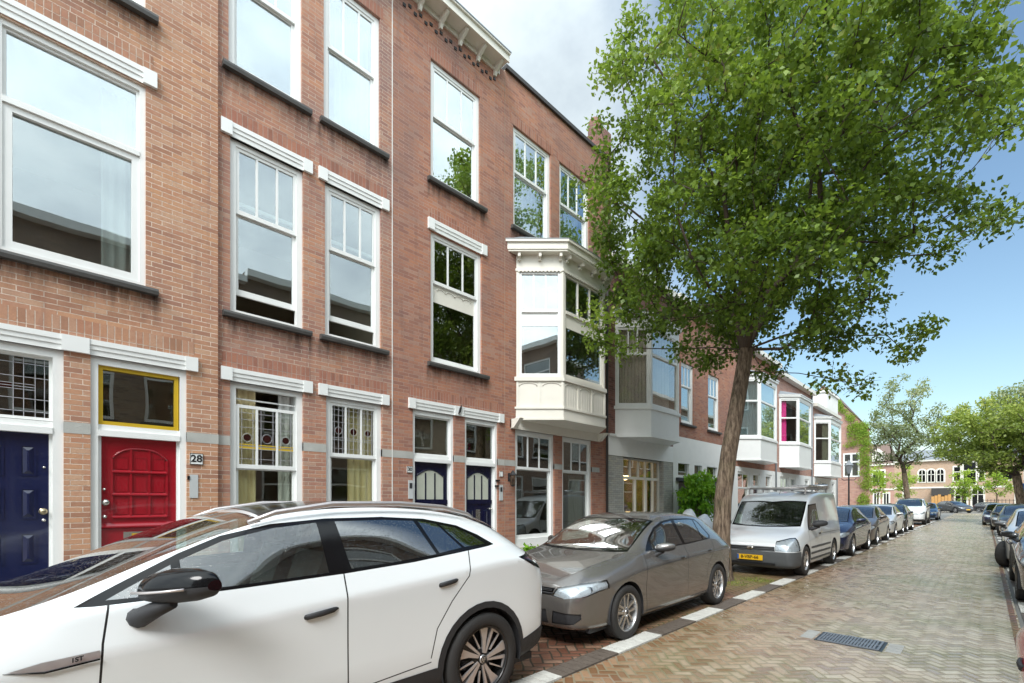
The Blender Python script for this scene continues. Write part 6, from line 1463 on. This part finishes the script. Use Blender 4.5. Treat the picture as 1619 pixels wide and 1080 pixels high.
# ------------------------------------------------------------------ light, sky, camera
w = bpy.data.worlds.new('World'); SC.world = w; w.use_nodes = True; nt = w.node_tree; nt.nodes.clear(); t = NT(nt)
SUN_EL, SUN_AZ = math.radians(48), math.radians(152)   # azimuth clockwise from +Y
sky = t.n('TexSky', sky_type='NISHITA'); sky.sun_disc = False; sky.sun_elevation = SUN_EL; sky.sun_rotation = SUN_AZ; sky.air_density = 1.3; sky.dust_density = 1.2; sky.ozone_density = 1.5
bg = t.n('Background'); bg.inputs[1].default_value = .085; t.put(bg.inputs[0], t.mix(.35, sky.outputs[0], t.mix(1., sky.outputs[0], C(.85, 1.1, 1.1), 'MULTIPLY')))
gen = t.n('TexCoord').outputs['Generated']; x, y, z = t.xyz(gen)
zz = t.m('ADD', t.m('MAXIMUM', z, 0.), .22)
pv = t.cxyz(t.m('DIVIDE', x, zz), t.m('DIVIDE', y, zz), 0.)
n1 = t.noise(pv, .75, 8, .6); n2 = t.noise(pv, 2.2, 6, .6)
hl = t.m('SQRT', t.m('ADD', t.m('ADD', t.m('MULTIPLY', x, x), t.m('MULTIPLY', y, y)), 1e-5))
az = t.m('DIVIDE', t.m('ADD', t.m('MULTIPLY', x, .12), t.m('MULTIPLY', y, .993)), hl)
open_ = t.mr(az, .72, .97, 0., 1.)                       # the clear gap of sky over the far end of the street
cover = t.m('SUBTRACT', t.m('ADD', t.m('MULTIPLY', n1, .9), .34), t.m('MULTIPLY', open_, .62))
cm = t.mr(cover, .42, .72, 0., 1.)
cm = t.m('MAXIMUM', cm, t.mr(z, 0., .16, .45, 0.))
cc = t.ramp(t.m('ADD', t.m('MULTIPLY', n2, .6), t.m('MULTIPLY', n1, .4)), (.34, (.42, .49, .56)), (.5, (.66, .75, .79)), (.66, (.93, 1., 1.)))
bc = t.n('Background'); t.put(bc.inputs[0], cc); 
fill_dir = t.n('CombineXYZ'); [setattr(fill_dir.inputs[i], 'default_value', q) for i, q in enumerate((.48, -.46, .75))]
fill_dot = t.m('MAXIMUM', t.vm('DOT_PRODUCT', gen, fill_dir.outputs[0]), 0.)
t.put(bc.inputs[1], t.m('ADD', .62, t.m('MULTIPLY', t.m('POWER', fill_dot, 1.), 1.0)))   # cloud glow added round an unseen point behind the camera, as fill light
mx = t.n('MixShader'); t.put(mx.inputs[0], cm); nt.links.new(bg.outputs[0], mx.inputs[1]); nt.links.new(bc.outputs[0], mx.inputs[2])
out = t.n('OutputWorld'); nt.links.new(mx.outputs[0], out.inputs[0])
sd = bpy.data.lights.new('sun', 'SUN'); sd.energy = 1.5; sd.angle = math.radians(22); sd.color = (1., .98, .96)
so = bpy.data.objects.new('sun', sd); COL.objects.link(so)
dv = Vector((math.sin(SUN_AZ) * math.cos(SUN_EL), math.cos(SUN_AZ) * math.cos(SUN_EL), math.sin(SUN_EL)))
so.rotation_euler = dv.to_track_quat('Z', 'Y').to_euler(); so.location = dv * 50
cd = bpy.data.cameras.new('camera'); cam = bpy.data.objects.new('camera', cd); COL.objects.link(cam); SC.camera = cam
cam.location = (0, 0, 1.62); cam.rotation_euler = (PI / 2, 0, PI / 4)
cd.sensor_width = 36; cd.lens = 748 / 1619 * 36; cd.shift_y = 252 / 1619; cd.clip_end = 2000; cd.clip_start = .05
SC.view_settings.view_transform = 'Standard'; SC.view_settings.look = 'None'; SC.view_settings.exposure = 1.1; SC.view_settings.gamma = 1
SC.render.engine = 'CYCLES'
